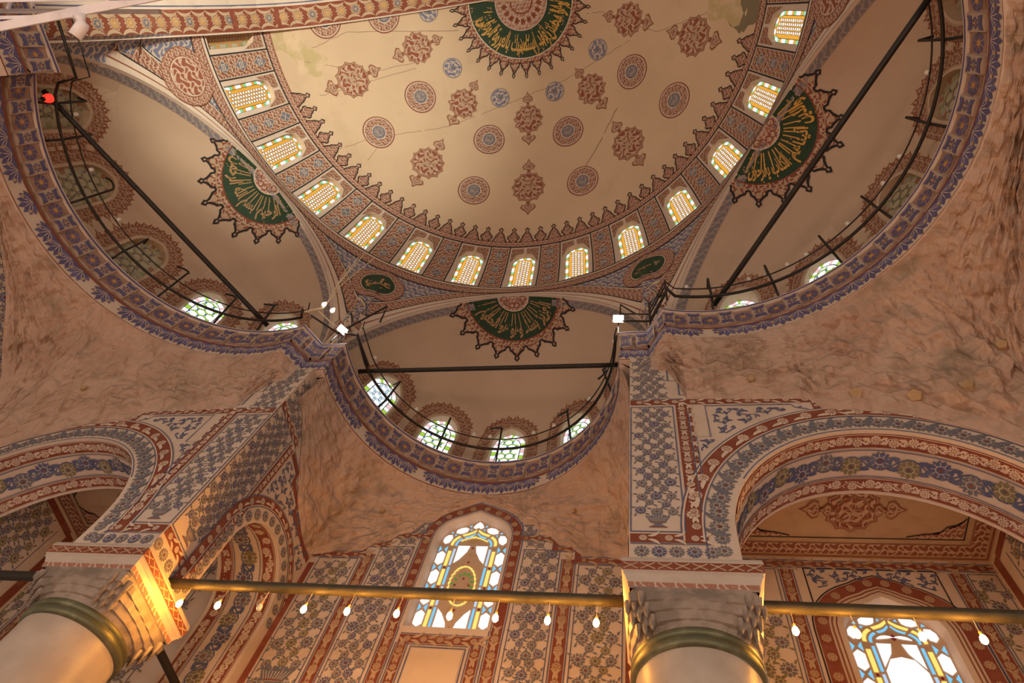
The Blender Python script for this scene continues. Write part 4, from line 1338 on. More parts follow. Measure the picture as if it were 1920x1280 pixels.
# ---------------------------------------------------------------- stalactite (muqarnas) vaulting under the cornice
def steps(x, T):
    for a, z in T:
        if x <= a: return z
    return T[-1][1]
def muq(tops, bots, n_cells, rows, lab, depth, bosses=(), power=1.0, R=None):
    """tops, bots: matching polylines; tiers of little hooded niches step out between them"""
    def cum(P):
        L = [0.0]
        for a, b in zip(P, P[1:]): L.append(L[-1] + (Vector(b) - Vector(a)).length)
        return [l / L[-1] for l in L]
    L = [(a + b) / 2 for a, b in zip(cum(tops), cum(bots))]
    TI = [list(zip(L, [p[k] for p in tops])) for k in range(3)]
    BI = [list(zip(L, [p[k] for p in bots])) for k in range(3)]
    def raw(u, v):
        t = Vector([interp(u, T) for T in TI]); b = Vector([interp(u, T) for T in BI])
        h = sin(PI / 2 * v) ** 0.9 * .55 + .45 * v
        g = (1 - cos(PI / 2 * v)) * .45 + .55 * v
        return Vector((lerp(t.x, b.x, h), lerp(t.y, b.y, h), lerp(t.z, b.z, g)))
    rd = random.Random(3)
    NU, NV = n_cells * 5, rows * 6
    jit = {}
    def J(i, j):
        if (i, j) not in jit: jit[(i, j)] = (rd.uniform(-.28, .28), rd.uniform(-.2, .2), rd.uniform(.45, 1.15))
        return jit[(i, j)]
    def disp(u, v):
        """pointed hoods on a loose staggered lattice, larger lower down"""
        w = v ** 1.35
        x, y = u * n_cells, w * rows
        best = (9, 0, 0)
        for jj in (int(y) - 1, int(y), int(y) + 1):
            for ii in (int(x) - 1, int(x), int(x) + 1):
                a, b, h = J(ii, jj)
                dx = abs(x - (ii + .5 + .5 * (jj % 2) + a)); dy = y - (jj + .4 + b)
                d = dx * 1.05 + abs(dy) * (.75 if dy < 0 else 1.1)
                if d < best[0]: best = (d, h, dy)
        d, h, dy = best
        return h * max(0, 1 - d * 1.15) + (.18 if dy > .25 else 0)
    P = []
    for j in range(NV + 1):
        v = j / NV
        for i in range(NU + 1):
            u = i / NU
            p = raw(u, v)
            a = raw(min(1, u + .01), v) - raw(max(0, u - .01), v); b = raw(u, min(1, v + .01)) - raw(u, max(0, v - .01))
            nn = a.cross(b)
            nn = nn.normalized() if nn.length > 1e-9 else Vector((0, 0, -1))
            env = min(1, v * rows * .8, (1 - v) * rows * .8, u * 12, (1 - u) * 12)
            P.append(p - nn * (depth * lerp(.35, 1.0, v) * disp(u, v) * max(0, env)))
    fl = [(j * (NU + 1) + i, j * (NU + 1) + i + 1, (j + 1) * (NU + 1) + i + 1, (j + 1) * (NU + 1) + i) for j in range(NV) for i in range(NU)]
    tri = []
    for q, f in enumerate(fl):
        j, i = divmod(q, NU)
        if (i + j) % 2: tri += [(f[0], f[1], f[2]), (f[0], f[2], f[3])]
        else: tri += [(f[0], f[1], f[3]), (f[1], f[2], f[3])]
    mb = MB()
    mb.faces(P, tri, 'muqarnas')
    root = mb.build('muqarnas_vault', label=lab, kind='structure')
    bv = mb.bvh()
    for u, v, r in bosses:
        p = raw(u, v); h = bv.find_nearest(p)
        c = h[0]; nn = h[1]
        cen = R or Vector((0, 3, 12))
        if nn.dot(cen - c) < 0: nn = -nn
        nn = (nn + (cen - c).normalized()).normalized()
        e1 = nn.orthogonal().normalized(); e2 = nn.cross(e1)
        m = MB(c)
        ring = lambda rr, hh, ph: [c + e1 * (rr * cos(ph + 2 * PI * k / 5)) + e2 * (rr * sin(ph + 2 * PI * k / 5)) + nn * hh for k in range(5)]
        A, Bq = ring(r, .0, 0), ring(r * .9, .12, 0)
        m.faces(A + Bq, [(k, (k + 1) % 5, 5 + (k + 1) % 5, 5 + k) for k in range(5)] + [(5, 6, 7, 8, 9)], 'muqarnas_ochre')
        m.build('boss', parent=root, label='small ochre star-shaped boss')
    return root
tops, bots = [], []
N = 60
WB = [(1.25, 14.45), (1.75, 13.62), (2.1, 13.15), (2.7, 12.8), (4.2, 12.45)]
for i in range(N + 1):
    a = PI * (1 - i / N)
    dx, dy = cos(a), sin(a)
    tops.append((4.03 * dx, 9.245 + 4.03 * dy, 14.82))
    t = min(4.28 / abs(dx) if abs(dx) > 1e-6 else 1e9, (13.28 - 9.245) / dy if dy > 1e-6 else 1e9)
    x, y = t * dx, 9.245 + t * dy
    if abs(abs(x) - 4.28) < 1e-3 and y < 13.27:
        z = interp(y, [(8.9, 13.5), (9.6, 13.7), (10.3, 13.25), (10.9, 12.75), (11.5, 12.3), (12.6, 12.0), (13.3, 12.1)])
    else:
        z = interp(abs(x), [(0, 14.55), (1.0, 14.0), (1.3, 13.6), (1.75, 13.6), (1.76, 13.18), (2.15, 13.18), (2.16, 12.82), (2.7, 12.82), (2.71, 12.47), (3.9, 12.45), (4.28, 12.1)])
    bots.append((x, y, z))
muq(tops, bots, 30, 9, 'pale stalactite vaulting under the middle exedra above the arched window', .17, [(.30, .55, .06), (.70, .5, .06)], R=Vector((0, 8, 10)))
for sg in (1, -1):
    tops, bots = [], []
    def zb1(x): return interp(x, [(5.0, 14.1), (5.19, 14.1), (5.2, 13.6), (5.42, 13.55), (5.43, 12.72), (8.1, 12.62), (8.11, 12.2), (8.8, 12.15), (9.6, 11.95), (10.7, 11.35), (11.6, 10.4), (12.2, 11.2)])
    def zb2(y): return interp(y, [(-2, 14.7), (4.2, 14.65), (5.4, 14.25), (6.1, 13.95), (7.1, 13.3), (8.0, 12.8), (8.95, 11.3)])
    seq = [(4.76, 8.98), (4.95, 8.66), (5.163, 8.32)] + [(6.31 + 5.22 * cos(a), 3.25 + 5.22 * sin(a)) for a in [math.radians(lerp(101.5, -28.8, i / 70)) for i in range(71)]]
    for q, (x, y) in enumerate(seq):
        tops.append((x, y, 14.82))
        if q < 3: bx, by = lerp(4.80, 5.05, q / 2), 8.94
        else:
            dx, dy = x - 6.31, y - 3.25
            t = min((12.18 - 6.31) / dx if dx > 1e-6 else 1e9, (8.94 - 3.25) / dy if dy > 1e-6 else 1e9)
            bx, by = 6.31 + dx * t, 3.25 + dy * t
            bx = max(bx, 5.06)
        z = zb1(bx) if by > 8.93 else zb2(by)
        bots.append((bx, by, z))
    tops = [(x * sg, y, z) for x, y, z in tops]; bots = [(x * sg, y, z) for x, y, z in bots]
    if sg < 0: tops, bots = tops[::-1], bots[::-1]
    bo = [(.30, .86, .14), (.36, .84, .15), (.42, .70, .15), (.18, .78, .09), (.50, .62, .12), (.46, .88, .15)] if sg > 0 else [(.62, .6, .08)]
    muq(tops, bots, 30 if sg > 0 else 34, 8, 'large stalactite vault under the %s exedra, %s' % ('right' if sg > 0 else 'left', 'with ochre star bosses' if sg > 0 else 'mottled pink plaster'), .42 if sg > 0 else .26, bo, R=Vector((sg * 5, 4, 10)))

# ---------------------------------------------------------------- arcade walls on the two columns
AC, AW, AS, AT = 8.75, 2.75, 8.50, 11.43
def acurve(t, d=0.0, B=None):
    B = (AT - AS)
    x, z = AC - AW * cos(t), AS + B * sin(t)
    nx, nz = -B * cos(t), AW * sin(t)
    L = math.hypot(nx, nz)
    return (x + nx / L * d, z + nz / L * d)
DC, DW, DS_, DT = 11.72, 1.27, 9.75, 11.08
def dcurve(t, d=0.0):
    B = DT - DS_
    y, z = DC - DW * cos(t), DS_ + B * sin(t)
    ny, nz = -B * cos(t), DW * sin(t)
    L = math.hypot(ny, nz)
    return (y + ny / L * d, z + nz / L * d)
PX0, PX1, PY0, PY1 = 4.30, 6.00, 8.95, 10.45
Z0 = 7.85
TS = lin(0, PI, 44)
for sg in (1, -1):
    side = 'right' if sg > 0 else 'left'
    mb = MB()
    front = lambda u, v: (sg * u, PY0, v)
    back = lambda u, v: (sg * u, PY1, v)
    af = Art(mb, front, sg, 0.0)
    # wall faces round the opening
    for fn in (front, back):
        mb.grid(fn, [PX0, PX1], [Z0, 14.82], 'cream_paint')
        top = 14.82 if fn is front else 12.7
        C = [(PX1, AS)] + [acurve(t) for t in TS] + [(AC + AW, AS)]
        P = [fn(x, z) for x, z in C] + [fn(x, top) for x, z in C]
        n = len(C)
        mb.faces(P, [(i, i + 1, n + i + 1, n + i) for i in range(n - 1)], 'cream_paint')
        mb.grid(fn, [11.5, 12.2], [Z0, top], 'cream_paint')
    # soffit and jambs
    SO = [(PX1, Z0), (PX1, (Z0 + AS) / 2)] + [acurve(t) for t in TS] + [(AC + AW, (Z0 + AS) / 2), (AC + AW, Z0)]
    SL = [0.0]
    for p, q in zip(SO, SO[1:]): SL.append(SL[-1] + math.hypot(q[0] - p[0], q[1] - p[1]))
    SX = list(zip(SL, [p[0] for p in SO])); SZ = list(zip(SL, [p[1] for p in SO]))
    sof = lambda s, d: (sg * interp(s, SX), PY0 + d, interp(s, SZ))
    mb.grid(sof, SL, [0, .5, 1.0, 1.5], 'cream_paint')
    a = Art(mb, sof, -sg, .004)
    W = SL[-1]
    bandscroll(a, 0.05, W, .07, .40, per=.62)
    a.rect(0, .43, W, .45, 'blue_paint', 1); a.rect(0, 1.05, W, 1.07, 'blue_paint', 1)
    scroll(a, 0.1, W, .46, 1.04, [F_BLUE, F_OLIVE, F_BLUE, F_GREY, F_OLIVE], 'blue_paint', 'blue_paint', 1.0, 1, .38)
    bandscroll(a, 0.05, W, 1.10, 1.43, per=.62)
    # front ornament
    a = Art(mb, front, sg, .004)
    def ab(d0, d1, mt, lvl, t0=0.0, t1=PI, base=Z0):
        T = lin(t0, t1, 60)
        A = [acurve(t, d0) for t in T]; Bq = [acurve(t, d1) for t in T]
        if t0 == 0.0: A = [(PX1 - d0, base)] + A; Bq = [(PX1 - d1, base)] + Bq
        a.strip(A, Bq, mt, lvl)
    ab(.48, .50, 'blue_paint', 3); ab(.03, .05, 'blue_paint', 1, .5)
    ab(.50, .84, 'red_paint', 1, base=8.3); ab(.50, .53, 'pale_line', 2, base=8.3); ab(.81, .84, 'pale_line', 2, base=8.3); ab(.85, .87, 'blue_paint', 2, base=8.3)
    T = lin(0.05, PI - .1, 26)
    for i, t in enumerate(T):        # leaves and half blossoms of the arch border
        x, z = acurve(t, .26)
        x2, z2 = acurve(t + .05, .26)
        ang = math.atan2(z2 - z, x2 - x)
        a.stamp(F_GREY, x, z, ang, .17, lvl=1)
        a.stamp([leafm(0, 0, 1.9, .42, .10, 'blue_grey', 0, -1.3, 6)], *acurve(t - .06, .10), rot=ang, lvl=2)
    for i in range(5):
        a.stamp(F_GREY, 5.76, 8.1 + i * .27, .3, .13, lvl=1)
    for i, t in enumerate(lin(0.12, PI - .1, 20)):
        x, z = acurve(t, .67); x2, z2 = acurve(t + .05, .67)
        ang = math.atan2(z2 - z, x2 - x)
        a.stamp(F_CREAM, x, z, ang, .12, lvl=2)
        a.stamp([leafm(0, 0, .35, .30, .08, 'pale_line', 0, -.9, 4)], *acurve(t + .06, .60), rot=ang, lvl=2)
    def vband(x0, x1, z0, z1):
        a.rect(x0, z0, x1, z1, 'red_paint', 1)
        n = max(1, round((z1 - z0) / .36))
        for i in range(n):
            z = z0 + (z1 - z0) * (i + .5) / n
            a.stamp(F_CREAM, (x0 + x1) / 2, z, PI / 2, min(.12, (x1 - x0) * .36), lvl=2)
            for q in (1, -1): a.stamp([leafm(0, 0, PI / 2, .22, .06, 'pale_line', 0, q * 1.1, 4)], (x0 + x1) / 2 + q * .04, z + .08, 0, 1, lvl=2)
    def hband(x0, x1, z0, z1):
        a.rect(x0, z0, x1, z1, 'red_paint', 1)
        n = max(1, round((x1 - x0) / .36))
        for i in range(n):
            x = x0 + (x1 - x0) * (i + .5) / n
            a.stamp(F_CREAM, x, (z0 + z1) / 2, 0, min(.12, (z1 - z0) * .36), lvl=2)
            for q in (1, -1): a.stamp([leafm(0, 0, 0, .22, .06, 'pale_line', 0, q * 1.1, 4)], x + .08, (z0 + z1) / 2 + q * .04, 0, 1, lvl=2)
    # pier panel with a vase of blossoms
    for i in range(5): a.stamp(F_BLUE if i % 2 else F_GREY, 4.5 + i * .27, 8.06, 0, .13, lvl=1)
    hband(4.32, 5.55, 8.26, 8.46); a.rect(4.32, 8.22, 5.56, 8.24, 'blue_paint', 2); 
    vband(5.27, 5.50, 8.46, 12.50)
    a.rect(5.50, 9.0, 5.52, 12.2, 'blue_paint', 2); a.frame(4.32, 8.50, 5.22, 12.42, .022, 'blue_paint', 1)
    blossoms(a, 4.38, 5.17, 8.55, 12.38, .235, [F_GREY, F_GREY, F_BLUE], vase_=True)
    hband(4.32, 8.10, 12.50, 12.70) if sg > 0 else hband(4.32, 8.10, 12.50, 12.70)
    a.rect(4.32, 12.71, 5.45, 12.735, 'blue_paint', 2)
    vband(8.0, 8.14, 12.1, 12.6); hband(8.1, 8.55, 12.02, 12.2)
    blossoms(a, 4.36, 5.12, 12.80, 14.0, .24, [F_GREY, F_GREY]); blossoms(a, 4.36, 4.98, 14.02, 14.78, .22, [F_GREY, F_GREY])
    a.line([(5.16, 14.05), (5.16, 13.55), (5.38, 13.55), (5.38, 12.9), (5.6, 12.9)], .03, 'blue_paint', 2)
    # spandrel: stepped panel with curling tendrils
    def ins(x, z):
        if x < 5.66 or x > 7.9 or z > 12.34: return False
        if x < 5.95 and z > 11.2: return False
        dx, dz = (x - AC) / (AW + 1.0), (z - AS) / (AT - AS + 1.0)
        return dx * dx + dz * dz > 1.0
    out = [(5.60, 9.9), (5.60, 11.25), (5.88, 11.25), (5.88, 12.42), (7.6, 12.42), (7.65, 12.30), (7.9, 12.22)]
    a.line(out, .025, 'blue_paint', 2)
    vband(5.53, 5.58, 9.6, 12.4)
    vines(a, 5.6, 8.0, 9.5, 12.45, .38, 'blue_paint', 1, ins)
    # inner side of the pier and the small arch to the back wall
    sidef = lambda u, v: (sg * PX0, u, v)
    mb.grid(sidef, [PY0, PY1], [Z0, 14.82], 'cream_paint')
    C = [(PY1, DS_)] + [dcurve(t) for t in TS] + [(DC + DW, DS_)]
    P = [sidef(y, z) for y, z in C] + [sidef(y, 14.82) for y, z in C]; n = len(C)
    mb.faces(P, [(i, i + 1, n + i + 1, n + i) for i in range(n - 1)], 'cream_paint')
    mb.grid(sidef, [DC + DW, 13.3], [-1.6, 14.82], 'cream_paint')
    outf = lambda u, v: (sg * PX1, u, v)
    P = [outf(y, z) for y, z in C] + [outf(y, 12.7) for y, z in C]
    mb.faces(P, [(i, i + 1, n + i + 1, n + i) for i in range(n - 1)], 'cream_paint')
    mb.grid(outf, [DC + DW, 13.3], [-1.6, 12.7], 'cream_paint')
    SO = [(PY1, Z0), (PY1, 8.8)] + [dcurve(t) for t in TS] + [(DC + DW, 8.8), (DC + DW, 3.0), (DC + DW, -1.6)]
    SL = [0.0]
    for p, q in zip(SO, SO[1:]): SL.append(SL[-1] + math.hypot(q[0] - p[0], q[1] - p[1]))
    SY = list(zip(SL, [p[0] for p in SO])); SZ2 = list(zip(SL, [p[1] for p in SO]))
    dsof = lambda s, d: (sg * (PX0 + d), interp(s, SY), interp(s, SZ2))
    mb.grid(dsof, SL, [0, .85, 1.7], 'cream_paint')
    a = Art(mb, dsof, sg, .004)
    W = SL[-1] - 3.0
    bandscroll(a, 0.05, W, .10, .46, per=.62)
    a.rect(0, .50, W, .52, 'blue_paint', 1); a.rect(0, 1.2, W, 1.22, 'blue_paint', 1)
    scroll(a, 0.1, W, .54, 1.18, [F_BLUE, F_GREY, F_OLIVE], 'blue_paint', 'blue_paint', 1.0, 1, .34)
    bandscroll(a, 0.05, W, 1.26, 1.60, per=.62)
    a = Art(mb, sidef, -sg, .004)
    for i in range(5): a.stamp(F_GREY, 9.05 + i * .27, 8.06, 0, .13, lvl=1)
    hband(8.97, 10.30, 8.26, 8.46)
    vband(10.08, 10.30, 8.46, 12.8)
    a.frame(8.97, 8.50, 10.03, 12.9, .022, 'blue_paint', 1)
    blossoms(a, 9.03, 9.98, 8.55, 12.85, .24, [F_GREY, F_GREY, F_BLUE], vase_=True)
    hband(8.97, 10.30, 12.92, 13.10)
    blossoms(a, 9.0, 10.2, 13.14, 13.6, .24, [F_GREY]); blossoms(a, 9.0, 9.5, 13.6, 14.4, .22, [F_GREY])
    def db(d0, d1, mt, lvl):
        T = lin(0.0, PI, 40)
        A = [(PY1 - d0, 8.0)] + [dcurve(t, d0) for t in T]; Bq = [(PY1 - d1, 8.0)] + [dcurve(t, d1) for t in T]
        a.strip(A, Bq, mt, lvl)
    db(.36, .38, 'blue_paint', 3); db(.38, .60, 'red_paint', 2); db(.61, .63, 'blue_paint', 3); db(.38, .40, 'pale_line', 3); db(0.0, .36, 'cream_paint', 1)
    for t in lin(0.05, PI - .1, 13):
        x, z = dcurve(t, .18); x2, z2 = dcurve(t + .05, .18)
        a.stamp(F_GREY, x, z, math.atan2(z2 - z, x2 - x), .14, lvl=3)
    for z in lin(8.2, 9.6, 6): a.stamp(F_GREY, PY1 - .18, z, 0, .13, lvl=3)
    for z in lin(8.3, 9.5, 4): a.stamp(F_CREAM, PY1 - .49, z, 0, .09, lvl=4)
    for t in lin(0.08, PI - .1, 12):
        x, z = dcurve(t, .49); x2, z2 = dcurve(t + .05, .49)
        a.stamp(F_CREAM, x, z, math.atan2(z2 - z, x2 - x), .09, lvl=4)
        a.stamp([leafm(0, 0, .3, .22, .06, 'pale_line', 0, -.9, 4)], *dcurve(t + .08, .46), rot=math.atan2(z2 - z, x2 - x), lvl=4)
    def ins2(y, z):
        dy, dz = (y - DC) / (DW + .68), (z - DS_) / (DT - DS_ + .68)
        return 10.4 < y < 13.1 and z < 12.55 - max(0, y - 11) * .25 and dy * dy + dz * dz > 1
    vines(a, 10.35, 13.1, 11.0, 12.6, .36, 'blue_paint', 1, ins2)
    a.line([(10.35, 12.75), (10.9, 12.68), (11.0, 12.4), (11.6, 12.3), (11.7, 12.05), (13.2, 11.95)], .16, 'red_paint', 1)
    a.line([(10.35, 12.86), (10.95, 12.78), (11.08, 12.5), (11.66, 12.41), (11.75, 12.15), (13.2, 12.05)], .02, 'blue_paint', 2)
    nm = 'floral painted wall on the %s column, with its arches' % side
    mb.build('arcade_wall', label=nm, kind='structure')

    # ------------------------------------------------------------ side bay: flat painted ceiling, outer wall
    mb = MB()
    ce = lambda u, v: (sg * u, 13.3 - v, 12.64)       # seen from below
    mb.grid(ce, lin(6.0, 12.1, 6), lin(0, 2.85, 3), 'tan_paint')
    a = Art(mb, ce, 1.0 if (Vector((sg, 0, 0)).cross(Vector((0, -1, 0)))).z < 0 else -1.0, .004)
    a.frame(6.05, .05, 12.05, 2.80, .05, 'brown_line', 1); a.frame(6.15, .15, 11.95, 2.70, .30, 'arab_red', 1); a.frame(6.47, .47, 11.63, 2.38, .02, 'brown_line', 2)
    a.frame(6.62, .62, 11.48, 2.23, .025, 'black_line', 2)
    a.stamp(CART, 9.1, 1.45, PI / 2, .62, sx=.66, lvl=1)
    a.stamp(CART, 9.1, 1.45, PI / 2, .40, sx=.44, lvl=6)
    for cx, q in ((6.66, 1), (11.44, -1)):
        for cy, r in ((.66, 1), (2.19, -1)):
            a.poly([(cx, cy), (cx + q * 1.15, cy), (cx + q * .8, cy + r * .10), (cx + q * .5, cy + r * .12), (cx + q * .35, cy + r * .32), (cx + q * .12, cy + r * .38), (cx, cy + r * .55)], 'arab_red_fine', 1)
            a.line([(cx + q * 1.15, cy + r * .03), (cx + q * .8, cy + r * .12), (cx + q * .5, cy + r * .14), (cx + q * .35, cy + r * .34), (cx + q * .12, cy + r * .40), (cx, cy + r * .57)], .03, 'black_line', 2)
    mb.build('ceiling', label='flat painted ceiling of the %s side bay' % side, kind='structure')
    mb = MB()
    ow = lambda u, v: (sg * 12.1, u, v)
    mb.grid(ow, [PY1, 13.3], [-1.6, 12.7], 'cream_paint')
    a = Art(mb, ow, -sg if sg > 0 else 1.0, .004)
    a = Art(mb, ow, -1.0 if sg > 0 else 1.0, .004)
    a.rect(12.95, 2, 13.2, 12.5, 'red_paint', 1); a.rect(12.6, 2, 12.62, 12.2, 'blue_paint', 1)
    blossoms(a, 10.6, 12.5, 7.5, 12.3, .33, [F_GREY, F_OLIVE])
    a.rect(10.5, 12.35, 12.95, 12.55, 'red_paint', 1)
    # tall wall beyond the exedra corner
    o2 = lambda u, v: (sg * 12.2, u, v)
    mb.grid(o2, [-4, 8.95], [8, 16.2], 'cream_paint')
    a = Art(mb, o2, 1.0 if sg < 0 else -1.0, .004)
    blossoms(a, -1, 8.8, 11.5, 14.6, .33, [F_GREY, F_BLUE])
    mb.build('wall_%s' % side, label='outer %s wall of the side bay' % side, kind='structure')

# ---------------------------------------------------------------- back wall with its painted panels and two windows
WY = 13.3
wf = lambda u, v: (u, WY, v)
mb = MB()
def wout(cx, hw, b0, bs, bt):
    P = []
    for x, z in window_outline(hw, b0, bs, bt, 20): P.append((cx + x, z))
    # pointed head
    return [(x, z + .16 * max(0, 1 - abs(x - cx) / .35) if z > bs + .3 else z) for x, z in P]
O1 = wout(-.05, 1.0, 10.14, 13.05, 13.92)
O2 = wout(9.5, .98, 7.0, 10.55, 11.36)
O3 = wout(-9.5, .98, 7.0, 10.55, 11.36)
art = Art(mb, wf, 1.0, 0.0)
cell_face(art, (-1.5, 9.9, 1.4, 14.82), O1, 'cream_paint', 0, 1)
cell_face(art, (8.2, 6.5, 10.8, 12.7), O2, 'cream_paint', 0, 1)
cell_face(art, (-10.8, 6.5, -8.2, 12.7), O3, 'cream_paint', 0, 1)
for x0, x1, z0, z1 in ((-1.5, 1.4, -1.6, 9.9), (-6.0, -1.5, -1.6, 14.82), (1.4, 6.0, -1.6, 14.82), (6.0, 8.2, -1.6, 12.7), (10.8, 12.2, -1.6, 12.7), (8.2, 10.8, -1.6, 6.5), (-8.2, -6.0, -1.6, 12.7), (-12.2, -10.8, -1.6, 12.7), (-10.8, -8.2, -1.6, 6.5)):
    mb.grid(wf, [x0, x1], [z0, z1], 'cream_paint')
def wv(x0, x1, z0, z1):
    a.rect(x0, z0, x1, z1, 'red_paint', 1, .6); n = max(1, round((z1 - z0) / .42))
    for e in (x0 - .045, x1 + .02): a.rect(e, z0, e + .025, z1, 'blue_paint', 1, .8)
    for i in range(n):
        z = z0 + (z1 - z0) * (i + .5) / n
        a.stamp(F_TAN, (x0 + x1) / 2, z, PI / 2, (x1 - x0) * .40, lvl=2)
        for q in (1, -1):
            a.stamp([leafm(0, 0, PI / 2, .30, .08, 'tan_paint', 0, q * 1.1, 4)], (x0 + x1) / 2 + q * .04, z + .10, 0, 1, lvl=2)
def wh(x0, x1, z0, z1):
    a.rect(x0, z0, x1, z1, 'red_paint', 1, .6); n = max(1, round((x1 - x0) / .42))
    for e in (z0 - .045, z1 + .02): a.rect(x0, e, x1, e + .025, 'blue_paint', 1, .8)
    for i in range(n):
        x = x0 + (x1 - x0) * (i + .5) / n
        a.stamp(F_TAN, x, (z0 + z1) / 2, 0, (z1 - z0) * .40, lvl=2)
        for q in (1, -1):
            a.stamp([leafm(0, 0, 0, .30, .08, 'tan_paint', 0, q * 1.1, 4)], x + .10, (z0 + z1) / 2 + q * .04, 0, 1, lvl=2)
a = Art(mb, wf, 1.0, .004)
def warch(O, d0, d1, mt, lvl, z_cut):
    A, Bq = offset_poly(O, d0)[2:], offset_poly(O, d1)[2:]
    A = [(A[0][0], z_cut)] + A + [(A[-1][0], z_cut)]; Bq = [(Bq[0][0], z_cut)] + Bq + [(Bq[-1][0], z_cut)]
    a.strip(A, Bq, mt, lvl)
def warch_fl(O, d, sc, step=.40):
    P = offset_poly(O, d)[2:]
    acc = 0; last = P[0]
    for i in range(1, len(P)):
        L = math.hypot(P[i][0] - last[0], P[i][1] - last[1])
        m = int(L / step)
        ang = math.atan2(P[i][1] - last[1], P[i][0] - last[0])
        if m >= 1:
            for j in range(m): a.stamp(F_TAN, lerp(last[0], P[i][0], (j + .5) / m), lerp(last[1], P[i][1], (j + .5) / m), ang, sc, lvl=2)
            last = P[i]
# middle bay
warch(O1, .12, .36, 'red_paint', 1, 10.1); warch(O1, .08, .10, 'blue_paint', 1, 10.1); warch(O1, .38, .41, 'blue_paint', 1, 10.1)
warch_fl(O1, .23, .10, .30)
for sg in (1, -1):
    c = -.05
    wv(c + sg * 1.10 if sg > 0 else c - 1.36, c + 1.36 if sg > 0 else c - 1.10, 5.0, 10.1)
    X = lambda x0, x1: (c + x0, c + x1) if sg > 0 else (c - x1, c - x0)
    p = X(1.52, 2.38); blossoms(a, p[0], p[1], 5.0, 12.62, .30, [F_GREY, F_GREY, F_BLUE]); a.frame(p[0] - .04, 4.9, p[1] + .04, 12.68, .022, 'blue_paint', 1)
    p2 = X(1.52, 2.0); blossoms(a, p2[0], p2[1], 12.72, 13.0, .24, [F_GREY])
    p = X(2.52, 2.80); wv(p[0], p[1], 5.0, 12.36)
    p = X(2.95, 3.98); a.frame(p[0] - .04, 4.9, p[1] + .04, 12.20, .022, 'blue_paint', 1)
    blossoms(a, p[0], p[1], 5.0, 12.1, .33, [F_GREY, F_OLIVE])
    if sg < 0: a.stamp(VASE, (p[0] + p[1]) / 2, 8.3, 0, .75, lvl=3)
    p = X(4.08, 4.24); a.rect(p[0], 5, p[1], 12.0, 'red_paint', 1)
    # stepped crowning border
    p = X(2.80, 4.25); wh(p[0], p[1], 12.26, 12.42)
    p = X(2.20, 2.96); wh(p[0], p[1], 12.66, 12.80); p = X(2.80, 2.96); a.rect(p[0], 12.3, p[1], 12.66, 'red_paint', 1)
    p = X(1.30, 2.36); wh(p[0], p[1], 13.02, 13.16); p = X(2.20, 2.36); a.rect(p[0], 12.7, p[1], 13.05, 'red_paint', 1)
    p = X(1.32, 1.72); a.frame(p[0], 13.2, p[1], 13.58, .022, 'blue_paint', 1); blossoms(a, p[0], p[1], 13.2, 13.56, .22, [F_GREY])
    p = X(.95, 1.30); a.frame(p[0], 13.6, p[1], 13.92, .022, 'blue_paint', 1)
wh(-1.02, .92, 9.68, 9.90)
wv(-1.02, -.80, 5.0, 9.68); wv(.70, .92, 5.0, 9.68)
a.frame(-.70, 5.0, .60, 9.60, .03, 'blue_paint', 1); a.rect(-.64, 5.0, .54, 9.54, 'marble_panel', 2, .8)
# side bays
for cx, O in ((9.5, O2), (-9.5, O3)):
    warch(O, .28, .56, 'red_paint', 1, 5.0); warch(O, .12, .15, 'brown_line', 1, 5.0); warch(O, .20, .24, 'brown_line', 1, 5.0); warch(O, .58, .61, 'black_line', 1, 5.0)
    warch_fl(O, .42, .11, .30)
    a.frame(cx - 1.45, 11.2, cx + 1.35, 12.30, .03, 'black_line', 1)
    vines(a, cx - 1.4, cx + 1.3, 11.55, 12.25, .42, 'blue_paint', 1, lambda x, z: z > 12.05 - .28 * abs(x - cx) + .0)
    for x0, x1 in ((cx - 1.95, cx - 1.70), (cx + 1.62, cx + 1.87)): wv(x0, x1, 5.0, 12.25)
    for x0, x1 in ((cx - 3.3, cx - 2.1), (cx + 2.0, cx + 2.5)):
        blossoms(a, x0, x1, 5.2, 11.2 if x0 < cx and cx > 0 else 12.1, .36, [F_GREY, F_OLIVE], leafc='olive_paint')
        a.frame(x0 - .05, 5.0, x1 + .05, 12.25, .025, 'blue_grey', 1)
    wh(cx - 3.4, cx + 2.55, 12.34, 12.50)
mb.build('wall_back', label='back wall with tall painted floral panels and marble inset', kind='structure')
